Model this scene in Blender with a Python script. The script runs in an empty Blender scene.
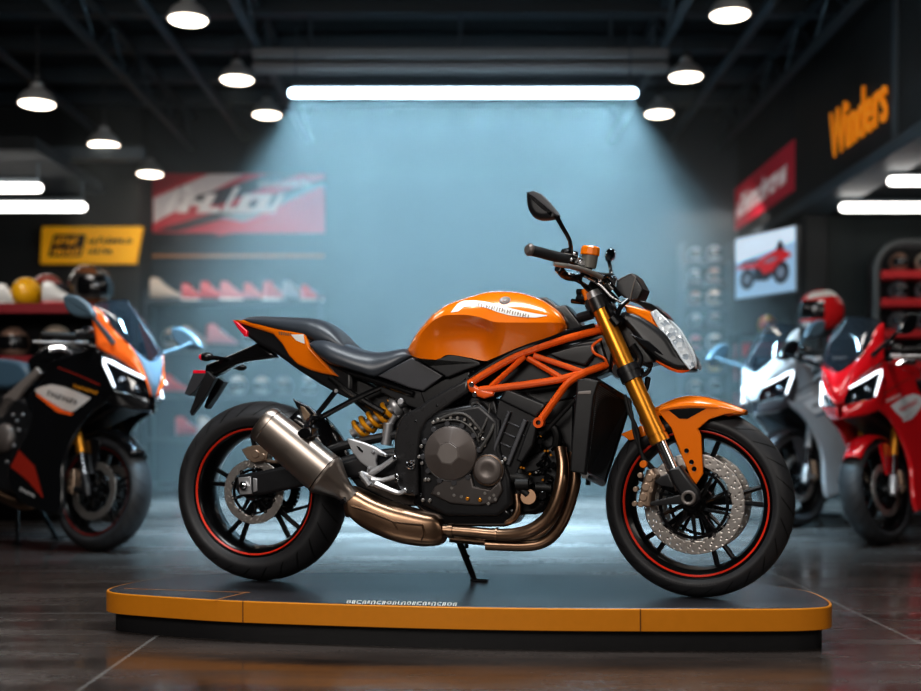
import bpy, math, random
from mathutils import Vector, Matrix
from mathutils.bvhtree import BVHTree
random.seed(7)
PI = math.pi
scene = bpy.context.scene
COL = scene.collection
F = 1200.0; CX = 460.5; HY = 424.0; H = 0.68; ZP = 0.131     # focal length in pixels, horizon row, eye height, platform top
def R(d): return math.radians(d)

# ------------------------------------------------------------------ materials
MATS = {}
def srgb(c):
    return tuple((x/12.92 if x <= .04045 else ((x+.055)/1.055)**2.4) for x in [v/255 for v in c])
def mat(name, rgb, rough=.5, metal=0., coat=0., noise=0.06, scale=40., emit=None, estr=0., spec=.5, bump=0., alpha=1., trans=0.):
    if name in MATS: return MATS[name]
    m = bpy.data.materials.new(name); m.use_nodes = True
    nt = m.node_tree; b = nt.nodes['Principled BSDF']
    c = srgb(rgb)
    b.inputs['Metallic'].default_value = metal
    b.inputs['Coat Weight'].default_value = coat
    b.inputs['Coat Roughness'].default_value = .06
    b.inputs['Specular IOR Level'].default_value = spec
    b.inputs['Alpha'].default_value = alpha
    b.inputs['Transmission Weight'].default_value = trans
    tc = nt.nodes.new('ShaderNodeTexCoord'); nz = nt.nodes.new('ShaderNodeTexNoise')
    nz.inputs['Scale'].default_value = scale; nz.inputs['Detail'].default_value = 3
    nt.links.new(tc.outputs['Object'], nz.inputs['Vector'])
    mx = nt.nodes.new('ShaderNodeMix'); mx.data_type = 'RGBA'
    mx.inputs[6].default_value = (*[x*(1-noise) for x in c], 1); mx.inputs[7].default_value = (*[min(1, x*(1+noise)) for x in c], 1)
    nt.links.new(nz.outputs['Fac'], mx.inputs[0]); nt.links.new(mx.outputs[2], b.inputs['Base Color'])
    mr = nt.nodes.new('ShaderNodeMapRange'); mr.inputs[3].default_value = max(.02, rough*.9); mr.inputs[4].default_value = min(1, rough*1.1)
    nt.links.new(nz.outputs['Fac'], mr.inputs[0]); nt.links.new(mr.outputs[0], b.inputs['Roughness'])
    if bump:
        bp = nt.nodes.new('ShaderNodeBump'); bp.inputs['Strength'].default_value = bump; bp.inputs['Distance'].default_value = .002
        nt.links.new(nz.outputs['Fac'], bp.inputs['Height']); nt.links.new(bp.outputs[0], b.inputs['Normal'])
    if emit:
        b.inputs['Emission Color'].default_value = (*srgb(emit), 1); b.inputs['Emission Strength'].default_value = estr
    MATS[name] = m
    return m

ORANGE = mat('orange paint', (240, 124, 10), .24, 0., .8, .02)
ORANGE_F = mat('orange frame paint', (242, 102, 28), .28, 0., .5, .03)
BLACKP = mat('black plastic', (32, 32, 34), .36, 0, 0, .1)
BLACKG = mat('gloss black', (18, 18, 20), .2, 0, .4, .05)
DARKP = mat('dark grey plastic', (62, 62, 66), .42, 0, 0, .1)
ENGINE = mat('engine black', (40, 40, 42), .36, .3, 0, .15, 60, bump=.1)
COVER = mat('engine cover grey', (104, 96, 92), .38, .3, 0, .08)
COVER_L = mat('engine cover cap', (124, 117, 113), .4, .3, 0, .05)
LEATHER = mat('seat leather', (60, 65, 72), .36, 0, 0, .06, 180, bump=.12)
GOLD = mat('gold anodised', (222, 148, 52), .32, .8, 0, .05)
BRONZE = mat('bronze exhaust', (152, 124, 102), .3, 1., 0, .1, 14)
TITAN = mat('titanium muffler', (164, 154, 146), .36, 1., 0, .05, 20)
SILVER = mat('cast silver', (188, 188, 190), .38, .7, 0, .06)
CHROME = mat('chrome', (215, 215, 218), .14, 1., 0, .03)
CALIPER = mat('caliper metal', (172, 150, 132), .38, .8, 0, .1)
DISC = mat('brake disc steel', (186, 180, 175), .34, .85, 0, .08, 90)
RED_L = mat('tail light red', (214, 30, 52), .2, 0, .6, .05, emit=(220, 20, 40), estr=.25)
STRIPE = mat('rim stripe red', (224, 58, 34), .4, 0, 0, .03)
SPRING = mat('spring yellow', (240, 164, 22), .35, .2, .4, .04)
WHITE = mat('white decal', (235, 232, 226), .45, 0, 0, .03)
LETTER = mat('decal lettering', (120, 92, 70), .5, 0, 0, .05)
RADC = mat('radiator core', (20, 24, 27), .55, .3, 0, .1)
LENS = mat('headlight lens', (196, 206, 214), .08, .25, 1., .25, 60)
LENSD = mat('headlight chrome', (150, 160, 170), .12, 1., 0, .2, 50)
AMBER = mat('amber lamp', (230, 120, 20), .3, 0, .4, .05)
MIRROR = mat('mirror glass', (170, 185, 195), .06, 1., 0, .02)
HOSE = mat('rubber hose', (15, 15, 16), .55, 0, 0, .1)
GREYRIM = mat('rim black', (16, 17, 19), .3, .3, .3, .06)

def rubber():
    m = mat('tyre rubber', (50, 50, 52), .5, 0, 0, .1)
    nt = m.node_tree; b = nt.nodes['Principled BSDF']
    uv = nt.nodes.new('ShaderNodeUVMap'); sp = nt.nodes.new('ShaderNodeSeparateXYZ'); nt.links.new(uv.outputs[0], sp.inputs[0])
    def math_(op, a, b2=None):
        n = nt.nodes.new('ShaderNodeMath'); n.operation = op
        for i, v in enumerate((a, b2)):
            if v is None: continue
            if isinstance(v, (int, float)): n.inputs[i].default_value = v
            else: nt.links.new(v, n.inputs[i])
        return n.outputs[0]
    u, v = sp.outputs[0], sp.outputs[1]
    av = math_('ABSOLUTE', v)                                        # 0 crown .. 1 bead
    cur = math_('MULTIPLY', math_('POWER', av, 1.6), 2.2)
    fr = math_('FRACT', math_('ADD', math_('MULTIPLY', u, 26.), cur))
    g = math_('LESS_THAN', math_('ABSOLUTE', math_('SUBTRACT', fr, .5)), .05)
    band = math_('MULTIPLY', math_('GREATER_THAN', av, .10), math_('LESS_THAN', av, .58))
    gr = math_('MULTIPLY', g, band)
    side = math_('GREATER_THAN', av, .62)
    bp = nt.nodes.new('ShaderNodeBump'); bp.inputs['Strength'].default_value = .8; bp.inputs['Distance'].default_value = .004; bp.invert = True
    nt.links.new(gr, bp.inputs['Height']); nt.links.new(bp.outputs[0], b.inputs['Normal'])
    mx = nt.nodes.new('ShaderNodeMix'); mx.data_type = 'RGBA'
    old = b.inputs['Base Color'].links[0].from_socket
    nt.links.new(old, mx.inputs[6]); mx.inputs[7].default_value = (.002, .002, .002, 1)
    nt.links.new(gr, mx.inputs[0]); nt.links.new(mx.outputs[2], b.inputs['Base Color'])
    return m
TYRE = rubber()

# ------------------------------------------------------------------ mesh helpers
class MB:
    def __init__(s): s.v = []; s.f = []; s.uv = {}
    def add(s, vs, fs, uvs=None):
        o = len(s.v); s.v += [tuple(p) for p in vs]
        for i, f in enumerate(fs):
            if uvs: s.uv[len(s.f)] = uvs[i]
            s.f.append(tuple(o+j for j in f))
        return s
MIRROR_Y = [False]
def build(mb, name, m, parent=None, sharp=35, loc=None, solid=None, smooth=True, wn=True):
    vs, fs = mb.v, mb.f
    if MIRROR_Y[0]:
        vs = [(x, -y, z) for x, y, z in vs]; fs = [f[::-1] for f in fs]
    me = bpy.data.meshes.new(name); me.from_pydata(vs, [], fs); me.validate(); me.update()
    if mb.uv:
        l = me.uv_layers.new(name='UVMap')
        for p in me.polygons:
            if p.index in mb.uv:
                uv = mb.uv[p.index]
                if MIRROR_Y[0]: uv = uv[::-1]
                for k, li in enumerate(p.loop_indices): l.data[li].uv = uv[k]
    import bmesh
    bm = bmesh.new(); bm.from_mesh(me); bmesh.ops.recalc_face_normals(bm, faces=bm.faces); bm.to_mesh(me); bm.free()
    if smooth:
        me.shade_smooth(); me.set_sharp_from_angle(angle=R(sharp))
    me.materials.append(m)
    o = bpy.data.objects.new(name, me); COL.objects.link(o)
    if parent: o.parent = parent
    if loc: o.location = loc
    if smooth and len(me.polygons) < 6000 and wn:
        o.modifiers.new('Normals', 'WEIGHTED_NORMAL').keep_sharp = True
    if solid:
        md = o.modifiers.new('Solid', 'SOLIDIFY'); md.thickness = solid; md.offset = 0
    return o
def pieces(mb, name, m, parent, **k):
    par = list(range(len(mb.v)))
    def find(a):
        while par[a] != a: par[a] = par[par[a]]; a = par[a]
        return a
    for f in mb.f:
        r0 = find(f[0])
        for i in f[1:]: par[find(i)] = r0
    groups = {}
    for f in mb.f: groups.setdefault(find(f[0]), []).append(f)
    last = None
    for fs in groups.values():
        idx = {}; o = MB()
        for f in fs:
            for i in f:
                if i not in idx: idx[i] = len(o.v); o.v.append(mb.v[i])
            o.f.append(tuple(idx[i] for i in f))
        last = build(o, name, m, parent, **k)
    return last
def tag(o, label=None, cat=None, group=None, kind=None):
    if label: o['label'] = label
    if cat: o['category'] = cat
    if group: o['group'] = group
    if kind: o['kind'] = kind
    return o
def thing(name, label, cat, loc=(0, 0, 0), rz=0., group=None, mtx=None):
    o = bpy.data.objects.new(name, None); COL.objects.link(o); o.empty_display_size = .1
    if mtx is not None: o.matrix_world = mtx
    else: o.location = loc; o.rotation_euler = (0, 0, rz)
    return tag(o, label, cat, group)

def catmull(pts, n=4, closed=False):
    pts = [Vector(p) for p in pts]; L = len(pts); out = []
    rng = range(L) if closed else range(L-1)
    for i in rng:
        p0 = pts[(i-1) % L] if closed or i > 0 else pts[0]*2-pts[1]
        p1 = pts[i]; p2 = pts[(i+1) % L]
        p3 = pts[(i+2) % L] if closed or i+2 < L else pts[-1]*2-pts[-2]
        for k in range(n):
            t = k/n; t2 = t*t; t3 = t2*t
            out.append(.5*((2*p1)+(p2-p0)*t+(2*p0-5*p1+4*p2-p3)*t2+(3*p1-p0-3*p2+p3)*t3))
    if not closed: out.append(pts[-1])
    return out
def tube(mb, pts, r, n=10, sm=4, cap=True, flat=1.0):
    pts = [Vector(p) for p in pts]
    k = len(pts)
    rs = list(r) if isinstance(r, (list, tuple)) else [r]*k
    if sm > 1 and k > 2:
        q = catmull([(*p, ) for p in pts], sm); rr = []
        for i in range(k-1):
            for j in range(sm): rr.append(rs[i]+(rs[i+1]-rs[i])*j/sm)
        rr.append(rs[-1]); pts, rs = q, rr
    rings = []; up = None
    for i, p in enumerate(pts):
        t = (pts[min(i+1, len(pts)-1)]-pts[max(i-1, 0)]).normalized()
        if up is None:
            up = Vector((0, 1, 0)) if abs(t.y) < .9 else Vector((0, 0, 1))
        a = (up-t*up.dot(t)).normalized(); b = t.cross(a); up = a
        rings.append([p+(a*math.cos(2*PI*j/n)*flat+b*math.sin(2*PI*j/n))*rs[i] for j in range(n)])
    loft(mb, rings, cap=cap)
def loft(mb, rings, cap=True, closed=True, loop=False):
    n = len(rings[0]); vs = [p for r in rings for p in r]; fs = []
    m = len(rings)
    for i in range(m if loop else m-1):
        i2 = (i+1) % m
        for j in range(n if closed else n-1):
            j2 = (j+1) % n
            fs.append((i*n+j, i*n+j2, i2*n+j2, i2*n+j))
    if cap and not loop:
        fs.append(tuple(range(n))[::-1]); fs.append(tuple((m-1)*n+j for j in range(n)))
    mb.add(vs, fs)
def lathe(mb, prof, o, axis=(0, 1, 0), n=32, loop=False, uv=False, start=None, a0=0., a1=2*PI, cap=False):
    """prof: list of (radius, distance along axis)"""
    axis = Vector(axis).normalized(); o = Vector(o)
    s = Vector(start) if start else (Vector((1, 0, 0)) if abs(axis.x) < .9 else Vector((0, 0, 1)))
    u = (s-axis*s.dot(axis)).normalized(); w = axis.cross(u)
    full = abs(a1-a0-2*PI) < 1e-6
    m = len(prof); vs = []; fs = []; uvs = []
    cnt = n if full else n+1
    for i in range(cnt):
        a = a0+(a1-a0)*i/n
        d = u*math.cos(a)+w*math.sin(a)
        for r, t in prof: vs.append(o+d*r+axis*t)
    for i in range(n):
        i2 = (i+1) % cnt
        for j in range(m if loop else m-1):
            j2 = (j+1) % m
            fs.append((i*m+j, i2*m+j, i2*m+j2, i*m+j2))
            if uv:
                v0 = -1+2*j/(m-1); v1 = -1+2*(j+1)/(m-1)
                uvs.append(((i/n, v0), ((i+1)/n, v0), ((i+1)/n, v1), (i/n, v1)))
    if not loop and full and not uv:
        if prof[0][0] > 1e-6: fs.append(tuple(i*m for i in range(n))); uvs.append(((0, 0),)*n)
        if prof[-1][0] > 1e-6: fs.append(tuple(i*m+m-1 for i in range(n))[::-1]); uvs.append(((0, 0),)*n)
    mb.add(vs, fs, uvs if uv else None)
def cyl(mb, o, axis, r, l, n=20, bev=.0015):
    bev = min(bev, r*.4, l*.3)
    lathe(mb, [(0, 0), (r-bev, 0), (r, bev), (r, l-bev), (r-bev, l), (0, l)], o, axis, n)
def box(mb, c, s, rot=None, bev=0.):
    c = Vector(c); hx, hy, hz = [v/2 for v in s]
    if bev:
        b = min(bev, hx*.9, hy*.9, hz*.9)
        rings = []
        for z, i in ((-hz, b), (-hz+b, 0), (hz-b, 0), (hz, b)):
            rr = []
            for sx, sy in ((1, 1), (-1, 1), (-1, -1), (1, -1)):
                cxx, cyy = sx*(hx-b), sy*(hy-b); k = b-i
                a = [(k*sx, 0), (0, k*sy)] if sx*sy > 0 else [(0, k*sy), (k*sx, 0)]
                for dx, dy in a: rr.append(Vector((cxx+dx, cyy+dy, z)))
            rings.append(rr)
        t = MB(); loft(t, rings); vs = [Vector(v) for v in t.v]; fs = t.f
    else:
        vs = [Vector((x, y, z)) for z in (-hz, hz) for x, y in ((-hx, -hy), (hx, -hy), (hx, hy), (-hx, hy))]
        fs = [(3, 2, 1, 0), (4, 5, 6, 7), (0, 1, 5, 4), (1, 2, 6, 5), (2, 3, 7, 6), (3, 0, 4, 7)]
    if rot is not None: vs = [rot @ v for v in vs]
    mb.add([c+v for v in vs], fs)
def ellip(mb, c, r, n=16, m=10, rot=None):
    vs = []; fs = []; c = Vector(c)
    for i in range(m+1):
        a = PI*i/m
        for j in range(n):
            b = 2*PI*j/n
            v = Vector((math.sin(a)*math.cos(b)*r[0], math.sin(a)*math.sin(b)*r[1], math.cos(a)*r[2]))
            if rot is not None: v = rot @ v
            vs.append(c+v)
    for i in range(m):
        for j in range(n):
            j2 = (j+1) % n
            fs.append((i*n+j, i*n+j2, (i+1)*n+j2, (i+1)*n+j))
    mb.add(vs, fs)
def prism(mb, outline, w0, w1, r=.004, segs=3, rl=None):
    """outline: [(x, z, w)] or [(x,z)]; extruded between lateral w0 and w1 (positive = right, y = -w); rounded edges"""
    pts = [(p[0], p[1]) for p in outline]; n = len(pts)
    sc = [(p[2] if len(p) > 2 else 1.) for p in outline]
    area = sum(pts[i][0]*pts[(i+1) % n][1]-pts[(i+1) % n][0]*pts[i][1] for i in range(n))
    sg = 1 if area > 0 else -1
    nr = []
    for i in range(n):
        a = Vector(pts[i-1]); b = Vector(pts[i]); c = Vector(pts[(i+1) % n])
        d1 = (b-a); d2 = (c-b)
        d1 = d1.normalized() if d1.length > 1e-9 else d2.normalized(); d2 = d2.normalized() if d2.length > 1e-9 else d1
        n1 = Vector((-d1.y, d1.x))*sg; n2 = Vector((-d2.y, d2.x))*sg
        m = n1+n2
        m = m.normalized()/max(.5, m.normalized().dot(n1)) if m.length > 1e-6 else n1
        nr.append(m)
    rings = []
    wl, wh = min(w0, w1), max(w0, w1)
    rl = min(rl or r, (wh-wl)*.49); r = min(r, rl)
    seq = []
    for k in range(segs+1):
        a = PI/2*(1-k/segs); seq.append((wl, r*(1-math.cos(a)), rl*(1-math.sin(a))))
    for k in range(segs+1):
        a = PI/2*k/segs; seq.append((wh, r*(1-math.cos(a)), -rl*(1-math.sin(a))))
    for w, ins, dw in seq:
        rings.append([Vector((pts[i][0]+nr[i].x*ins, -(w*sc[i]+dw), pts[i][1]+nr[i].y*ins)) for i in range(n)])
    loft(mb, rings)

# ------------------------------------------------------------------ frames: turn a sight line into a point of a standing thing
class Frame:
    def __init__(s, mtx): s.m = mtx; s.inv = mtx.inverted(); s.o = s.inv @ Vector((0, 0, H)); s.r = s.inv.to_3x3()
    def ray(s, px, py): return s.r @ Vector(((px-CX)/F, 1., -(py-HY)/F))
    def P(s, px, py, w=0.):
        d = s.ray(px, py); t = (-w-s.o.y)/d.y
        return s.o+d*t
    def xz(s, pts, w, wf=None):
        out = []
        a = min(p[0] for p in pts); b = max(p[0] for p in pts)
        for p in pts:
            k = wf((p[0]-a)/(b-a)) if wf else 1.
            q = s.P(p[0], p[1], w*k); out.append((q.x, q.z, k))
        return out
    def pr(s, mb, pts, w0, w1, r=.004, segs=3, sm=0, wf=None, rl=None):
        o = s.xz(pts, w1, wf)
        if sm: o = [tuple(v) for v in catmull(o, sm, True)]
        prism(mb, o, w0, w1, r, segs, rl)
    def T(s, mb, pts, r, w=None, n=10, sm=4, **k):
        """pts: (px,py,w)"""
        tube(mb, [s.P(p[0], p[1], p[2] if len(p) > 2 else w) for p in pts], r, n, sm, **k)
def strip(fr, bvhs, top, bot, cols=14, rows=4, off=.0012, default_w=None):
    """a thin decal laid on modelled panels between two pixel polylines"""
    def samp(pl, t):
        L = [0]
        for a, b in zip(pl, pl[1:]): L.append(L[-1]+math.hypot(b[0]-a[0], b[1]-a[1]))
        d = t*L[-1]
        for i in range(len(pl)-1):
            if d <= L[i+1]+1e-9:
                k = (d-L[i])/max(1e-9, L[i+1]-L[i]); return (pl[i][0]+(pl[i+1][0]-pl[i][0])*k, pl[i][1]+(pl[i+1][1]-pl[i][1])*k)
        return pl[-1]
    mb = MB(); vs = []
    last = None
    for i in range(cols+1):
        a = samp(top, i/cols); b = samp(bot, i/cols)
        for j in range(rows+1):
            k = j/rows; x, y = a[0]+(b[0]-a[0])*k, a[1]+(b[1]-a[1])*k
            d = fr.ray(x, y).normalized(); best = None
            for bv in bvhs:
                h = bv.ray_cast(fr.o, d)
                if h[0] is not None and (best is None or h[3] < best[3]): best = h
            if best: vs.append(best[0]-d*off); last = best[3]
            else: vs.append(fr.o+d*((last or 4.)-off))
    r1 = rows+1
    mb.add(vs, [(i*r1+j, (i+1)*r1+j, (i+1)*r1+j+1, i*r1+j+1) for i in range(cols) for j in range(rows)])
    return mb
def bvh(mb): return BVHTree.FromPolygons([Vector(v) for v in mb.v], mb.f)

def bolts(mb, pts, fr=None, r=.0055, l=.006):
    for p in pts:
        q = fr.P(*p) if fr else Vector(p)
        cyl(mb, q+Vector((0, .002, 0)), (0, -1, 0), r, l, 8)

def wheel(fr_m, parent, name, R_, rimR, width, nsp, discs, discR, hubw, stripe=STRIPE, rimmat=GREYRIM, fine=True, sub=True, paired=8., rot=.3):
    """fr_m: matrix from wheel space (centre at origin, axle on y) to the thing's space"""
    def put(mb, nm, m, par, **k):
        mb.v = [tuple(fr_m @ Vector(v)) for v in mb.v]
        return build(mb, nm, m, par, **k)
    hw = width/2; n = 72 if fine else 40
    rw = hw*.72                                                       # rim half width
    mb = MB()
    prof = [(rimR+.010, -rw), (rimR+.012, -rw-.006), (rimR+.004, -rw-.009), (rimR-.010, -rw), (rimR-.022, -rw*.8), (rimR-.030, -rw*.25), (rimR-.030, rw*.25), (rimR-.022, rw*.8), (rimR-.010, rw), (rimR+.004, rw+.009), (rimR+.012, rw+.006), (rimR+.010, rw)]
    lathe(mb, prof, (0, 0, 0), (0, 1, 0), n, loop=True)
    rim = put(mb, name, rimmat, parent)
    mb = MB(); tp = []
    Hh = R_-rimR
    for k in range(25):
        v = -1+2*k/24; av = abs(v); s = 1 if v > 0 else -1
        # round crown, bulging sidewall, bead at the rim
        if av < .55:
            a = av/.55*R(62); rad = R_-(hw*1.02)*(1-math.cos(a))*.95; lat = hw*1.08*math.sin(a)
        else:
            q = (av-.55)/.45; a = R(62)
            r0 = R_-(hw*1.02)*(1-math.cos(a))*.95; l0 = hw*1.08*math.sin(a)
            rad = r0+(rimR+.004-r0)*q; lat = l0+(rw+.006-l0)*q+math.sin(q*PI)*.008
        tp.append((rad, s*lat))
    lathe(mb, tp, (0, 0, 0), (0, 1, 0), n, uv=True)
    put(mb, 'tyre', TYRE, rim, sharp=60)
    if stripe:
        for s in (-1, 1):
            mb = MB(); lathe(mb, [(rimR-.0085, s*(rw+.0042)), (rimR-.0035, s*(rw+.0096)), (rimR-.002, s*(rw+.0093)), (rimR-.007, s*(rw+.0035))], (0, 0, 0), (0, 1, 0), n, loop=True)
            put(mb, 'rim_stripe', stripe, rim)
    mb = MB()
    lathe(mb, [(0, -hubw), (.022, -hubw), (.03, -hubw+.01), (.034, -.02), (.05, -.014), (.05, .014), (.034, .02), (.03, hubw-.01), (.022, hubw), (0, hubw)], (0, 0, 0), (0, 1, 0), 28)
    put(mb, 'hub', GREYRIM, rim)
    for k in range(nsp):
        base = 2*PI*(k+rot)/nsp
        mb = MB()
        for d in (-paired, paired):
            a0 = base+R(d*.35); a1 = base+R(d)
            tube(mb, [(math.cos(a0)*.042, 0, math.sin(a0)*.042), (math.cos((a0+a1)/2)*.12, 0, math.sin((a0+a1)/2)*.12), (math.cos(a1)*(rimR-.024), 0, math.sin(a1)*(rimR-.024))], [.012, .0085, .0085], 8, 3, flat=1.5)
        put(mb, 'spoke', GREYRIM, rim)
    for y in discs:
        mb = MB(); NA = 240 if fine else 60; NR = 13; r0, r1 = discR*.74, discR
        vs = []; fs = []
        for i in range(NA):
            a = 2*PI*i/NA
            for j in range(NR+1):
                r = r0+(r1-r0)*j/NR
                if j == 0: r += .0025*math.cos(10*a)
                if j == NR: r += .0004*math.cos(16*a)
                vs.append((r*math.cos(a), y, r*math.sin(a)))
        for i in range(NA):
            for j in range(NR):
                if fine and j in (1, 4, 6, 9, 11) and (i+{1: 0, 4: 3, 6: 5, 9: 1, 11: 6}[j]) % 10 == 0: continue
                i2 = (i+1) % NA
                fs.append((i*(NR+1)+j, i2*(NR+1)+j, i2*(NR+1)+j+1, i*(NR+1)+j+1))
        mb.add(vs, fs)
        dob = put(mb, 'brake_disc', DISC, rim, solid=.005, wn=False)
        mb = MB(); s = 1 if y > 0 else -1
        for k in range(10):
            a = 2*PI*(k+.25)/10; b = a+R(12)
            tube(mb, [(math.cos(a)*.035, y*.8, math.sin(a)*.035), (math.cos(b)*discR*.72, y-s*.002, math.sin(b)*discR*.72)], [.008, .005], 6, 1)
        lathe(mb, [(discR*.64, y-.004), (discR*.70, y-.004), (discR*.70, y+.004), (discR*.64, y+.004)], (0, 0, 0), (0, 1, 0), 40, loop=True)
        put(mb, 'disc_carrier', BLACKG, rim)
        if fine:
            mb = MB()
            for k in range(10):
                a = 2*PI*(k+.45)/10
                c = (math.cos(a)*discR*.725, y, math.sin(a)*discR*.725)
                lathe(mb, [(.003, -.0045), (.0068, -.0045), (.0068, .0045), (.003, .0045)], c, (0, 1, 0), 12, loop=True)
            mb.v = [tuple(fr_m @ Vector(v)) for v in mb.v]; pieces(mb, 'disc_bobbin', CHROME, dob)
    return rim

exec_parts = []
# ------------------------------------------------------------------ the orange motorcycle on the platform
PSI = 15.8
M0 = Matrix.Translation((.029, 4.015, ZP)) @ Matrix.Rotation(R(-PSI), 4, 'Z')
moto = thing('motorcycle', 'orange and black naked motorcycle standing on the low display platform', 'motorcycle', mtx=M0)
B = Frame(M0)
S = Matrix.Translation((.7535, 0, 0)) @ Matrix.Rotation(R(-7), 4, 'Z')
FF = Frame(M0 @ S)
def fpart(o): o.matrix_local = S; return o

# wheels
rw = wheel(Matrix.Translation((-.7535, 0, .315)), moto, 'rear_wheel', .315, .222, .188, 5, (-.07,), .112, .10)
fw = fpart(wheel(Matrix.Translation((0, 0, .300)), moto, 'front_wheel', .300, .233, .122, 5, (-.066, .066), .158, .085, rot=.1))

mb = MB(); rnd = random.Random(4); a = 228.
while a < 286:
    da = rnd.choice((1.0, 1.5, 1.9)); y = -.0634
    for r0, r1, b0, b1 in ((.2515,.2595,a,a+.45), (.2577,.2595,a,a+da), (.2515,.2532,a,a+da*rnd.choice((.4,1.)))):
        mb.add([(r0*math.cos(R(b0)), y, .3+r0*math.sin(R(b0))), (r0*math.cos(R(b1)), y, .3+r0*math.sin(R(b1))), (r1*math.cos(R(b1)), y, .3+r1*math.sin(R(b1))), (r1*math.cos(R(b0)), y, .3+r1*math.sin(R(b0)))], [(0,1,2,3)])
    a += da+.7
build(mb, 'tyre_lettering', mat('raised rubber', (74, 74, 76), .6), fw, smooth=False)
# ---- rear end
mb = MB(); B.pr(mb, [(318,469),(281.4,466.5),(262,470.5),(236.8,475.5),(235,489),(239.5,497),(265,494.5),(300,487),(345,478),(411,478),(413,452),(370,452)], .075, .115, .012)
B.pr(mb, [(318,469),(281.4,466.5),(236.8,475.5),(239.5,497),(265,494.5),(300,487),(345,478),(411,478),(413,452),(370,452)], -.125, -.085, .012)
B.T(mb, [(304,462,.1),(340,447,.09),(380,438,.07),(410,432,.06)], .016); B.T(mb, [(320,470,.1),(352,459,.09),(395,452,.07)], .016)
sw = build(mb, 'swingarm', BLACKP, moto)
mb = MB(); B.pr(mb, [(238,477.5),(250.5,476.5),(251.5,494),(239.5,495)], .11, .121, .003); B.pr(mb, [(252.5,478),(257,479),(257,491),(253,492.5)], .11, .119, .003)
pl = build(mb, 'axle_plate', SILVER, sw)
mb = MB(); q = B.P(244.5, 485.8, .12); cyl(mb, q, (0,-1,0), .017, .012, 6); cyl(mb, q, (0,-1,0), .009, .02, 16); build(mb, 'axle_nut', CHROME, pl)
mb = MB(); B.pr(mb, [(241,449.5),(250,446),(262,444.5),(268,452),(266,460),(254,463),(247,459)], .05, .098, .003); cyl(mb, B.P(256,454,.095), (0,-1,0), .014, .008); cyl(mb, B.P(263,456.5,.095), (0,-1,0), .011, .008); B.T(mb, [(262,460,.08),(276,462,.09),(290,460,.09)], .006)
build(mb, 'rear_caliper', CALIPER, sw)
# chain and sprocket on the far side
mb = MB(); c = Vector((-.7535, .105, .315))
for k in range(40):
    a = 2*PI*k/40
    box(mb, c+Vector((math.cos(a)*.094, 0, math.sin(a)*.094)), (.008, .006, .012), Matrix.Rotation(-a, 3, 'Y'))
lathe(mb, [(.062, -.003), (.092, -.003), (.092, .003), (.062, .003)], c, (0,1,0), 40, loop=True)
for k in range(5):
    a = 2*PI*k/5+.3; tube(mb, [c+Vector((math.cos(a)*.03,0,math.sin(a)*.03)), c+Vector((math.cos(a)*.066,0,math.sin(a)*.066))], .008, 6, 1)
build(mb, 'rear_sprocket', BLACKG, sw)
mb = MB(); ch0 = Vector((-.7535,.105,.315)); ch1 = Vector((-.2,.105,.42))
pts = []
for s, e, off in ((ch0, ch1, -.095), (ch1, ch0, .095)):
    for k in range(46):
        t = k/46; p = s+(e-s)*t; o2 = off if s is ch0 else off
        rr = .095+(.042-.095)*(t if s is ch0 else 1-t)
        pts.append(p+Vector((0,0,-rr if s is ch0 else rr)))
for i in range(len(pts)):
    d = (pts[(i+1) % len(pts)]-pts[i]); a = math.atan2(d.z, d.x)
    box(mb, pts[i], (.0125, .012 if i % 2 else .008, .011), Matrix.Rotation(-a, 3, 'Y'))
build(mb, 'drive_chain', DARKP, sw)
# hugger
mb = MB(); rows = []
for k in range(15):
    a = R(14+k*3.3); rr = .338+.010*math.sin(k/14*PI)
    rows.append([Vector((-.7535+math.cos(a)*(rr-abs(u)**2.5*.05), u*.10, .315+math.sin(a)*(rr-abs(u)**2.5*.05))) for u in [-1+2*j/8 for j in range(9)]])
mb.add([p for r_ in rows for p in r_], [(i*9+j, i*9+j+1, (i+1)*9+j+1, (i+1)*9+j) for i in range(14) for j in range(8)])
build(mb, 'rear_hugger', BLACKG, moto, solid=.004)

# shock absorber
mb = MB(); a = B.P(352, 434, .045); b = B.P(406, 400, .045); ax = (b-a).normalized(); L = (b-a).length
s1 = ax.cross(Vector((0,1,0))).normalized(); s2 = ax.cross(s1); pts = []
for k in range(5*14+1):
    t = k/(5*14); an = 2*PI*5*t
    pts.append(a+ax*(L*(.12+.66*t))+(s1*math.cos(an)+s2*math.sin(an))*.030)
tube(mb, pts, .0085, 8, 1)
mb2 = MB(); cyl(mb2, a, ax, .017, L, 16); lathe(mb2, [(0,0),(.034,0),(.036,.006),(.034,.012),(0,.012)], a+ax*L*.1, ax, 24); lathe(mb2, [(0,0),(.034,0),(.037,.006),(.037,.016),(.032,.024),(0,.024)], a+ax*L*.78, ax, 24); cyl(mb2, B.P(410,399,.02), (0,-1,0), .016, .05)
sh = build(mb2, 'shock_absorber', SILVER, moto); build(mb, 'shock_spring', SPRING, sh)
mb = MB(); cyl(mb, B.P(386,445,.07), (.15,0,1), .018, .075); cyl(mb, B.P(388,428,.06), (.6,0,1), .012, .05); B.T(mb, [(388,440,.07),(392,425,.06),(402,412,.05)], .005); build(mb, 'shock_reservoir', SILVER, sh)

mb = MB(); B.pr(mb, [(346,474),(372,462),(398,460),(420,490),(424,506),(400,507),(378,497),(356,486)], -.11, .09, .01); build(mb, 'suspension_link', BLACKP, moto)
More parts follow.
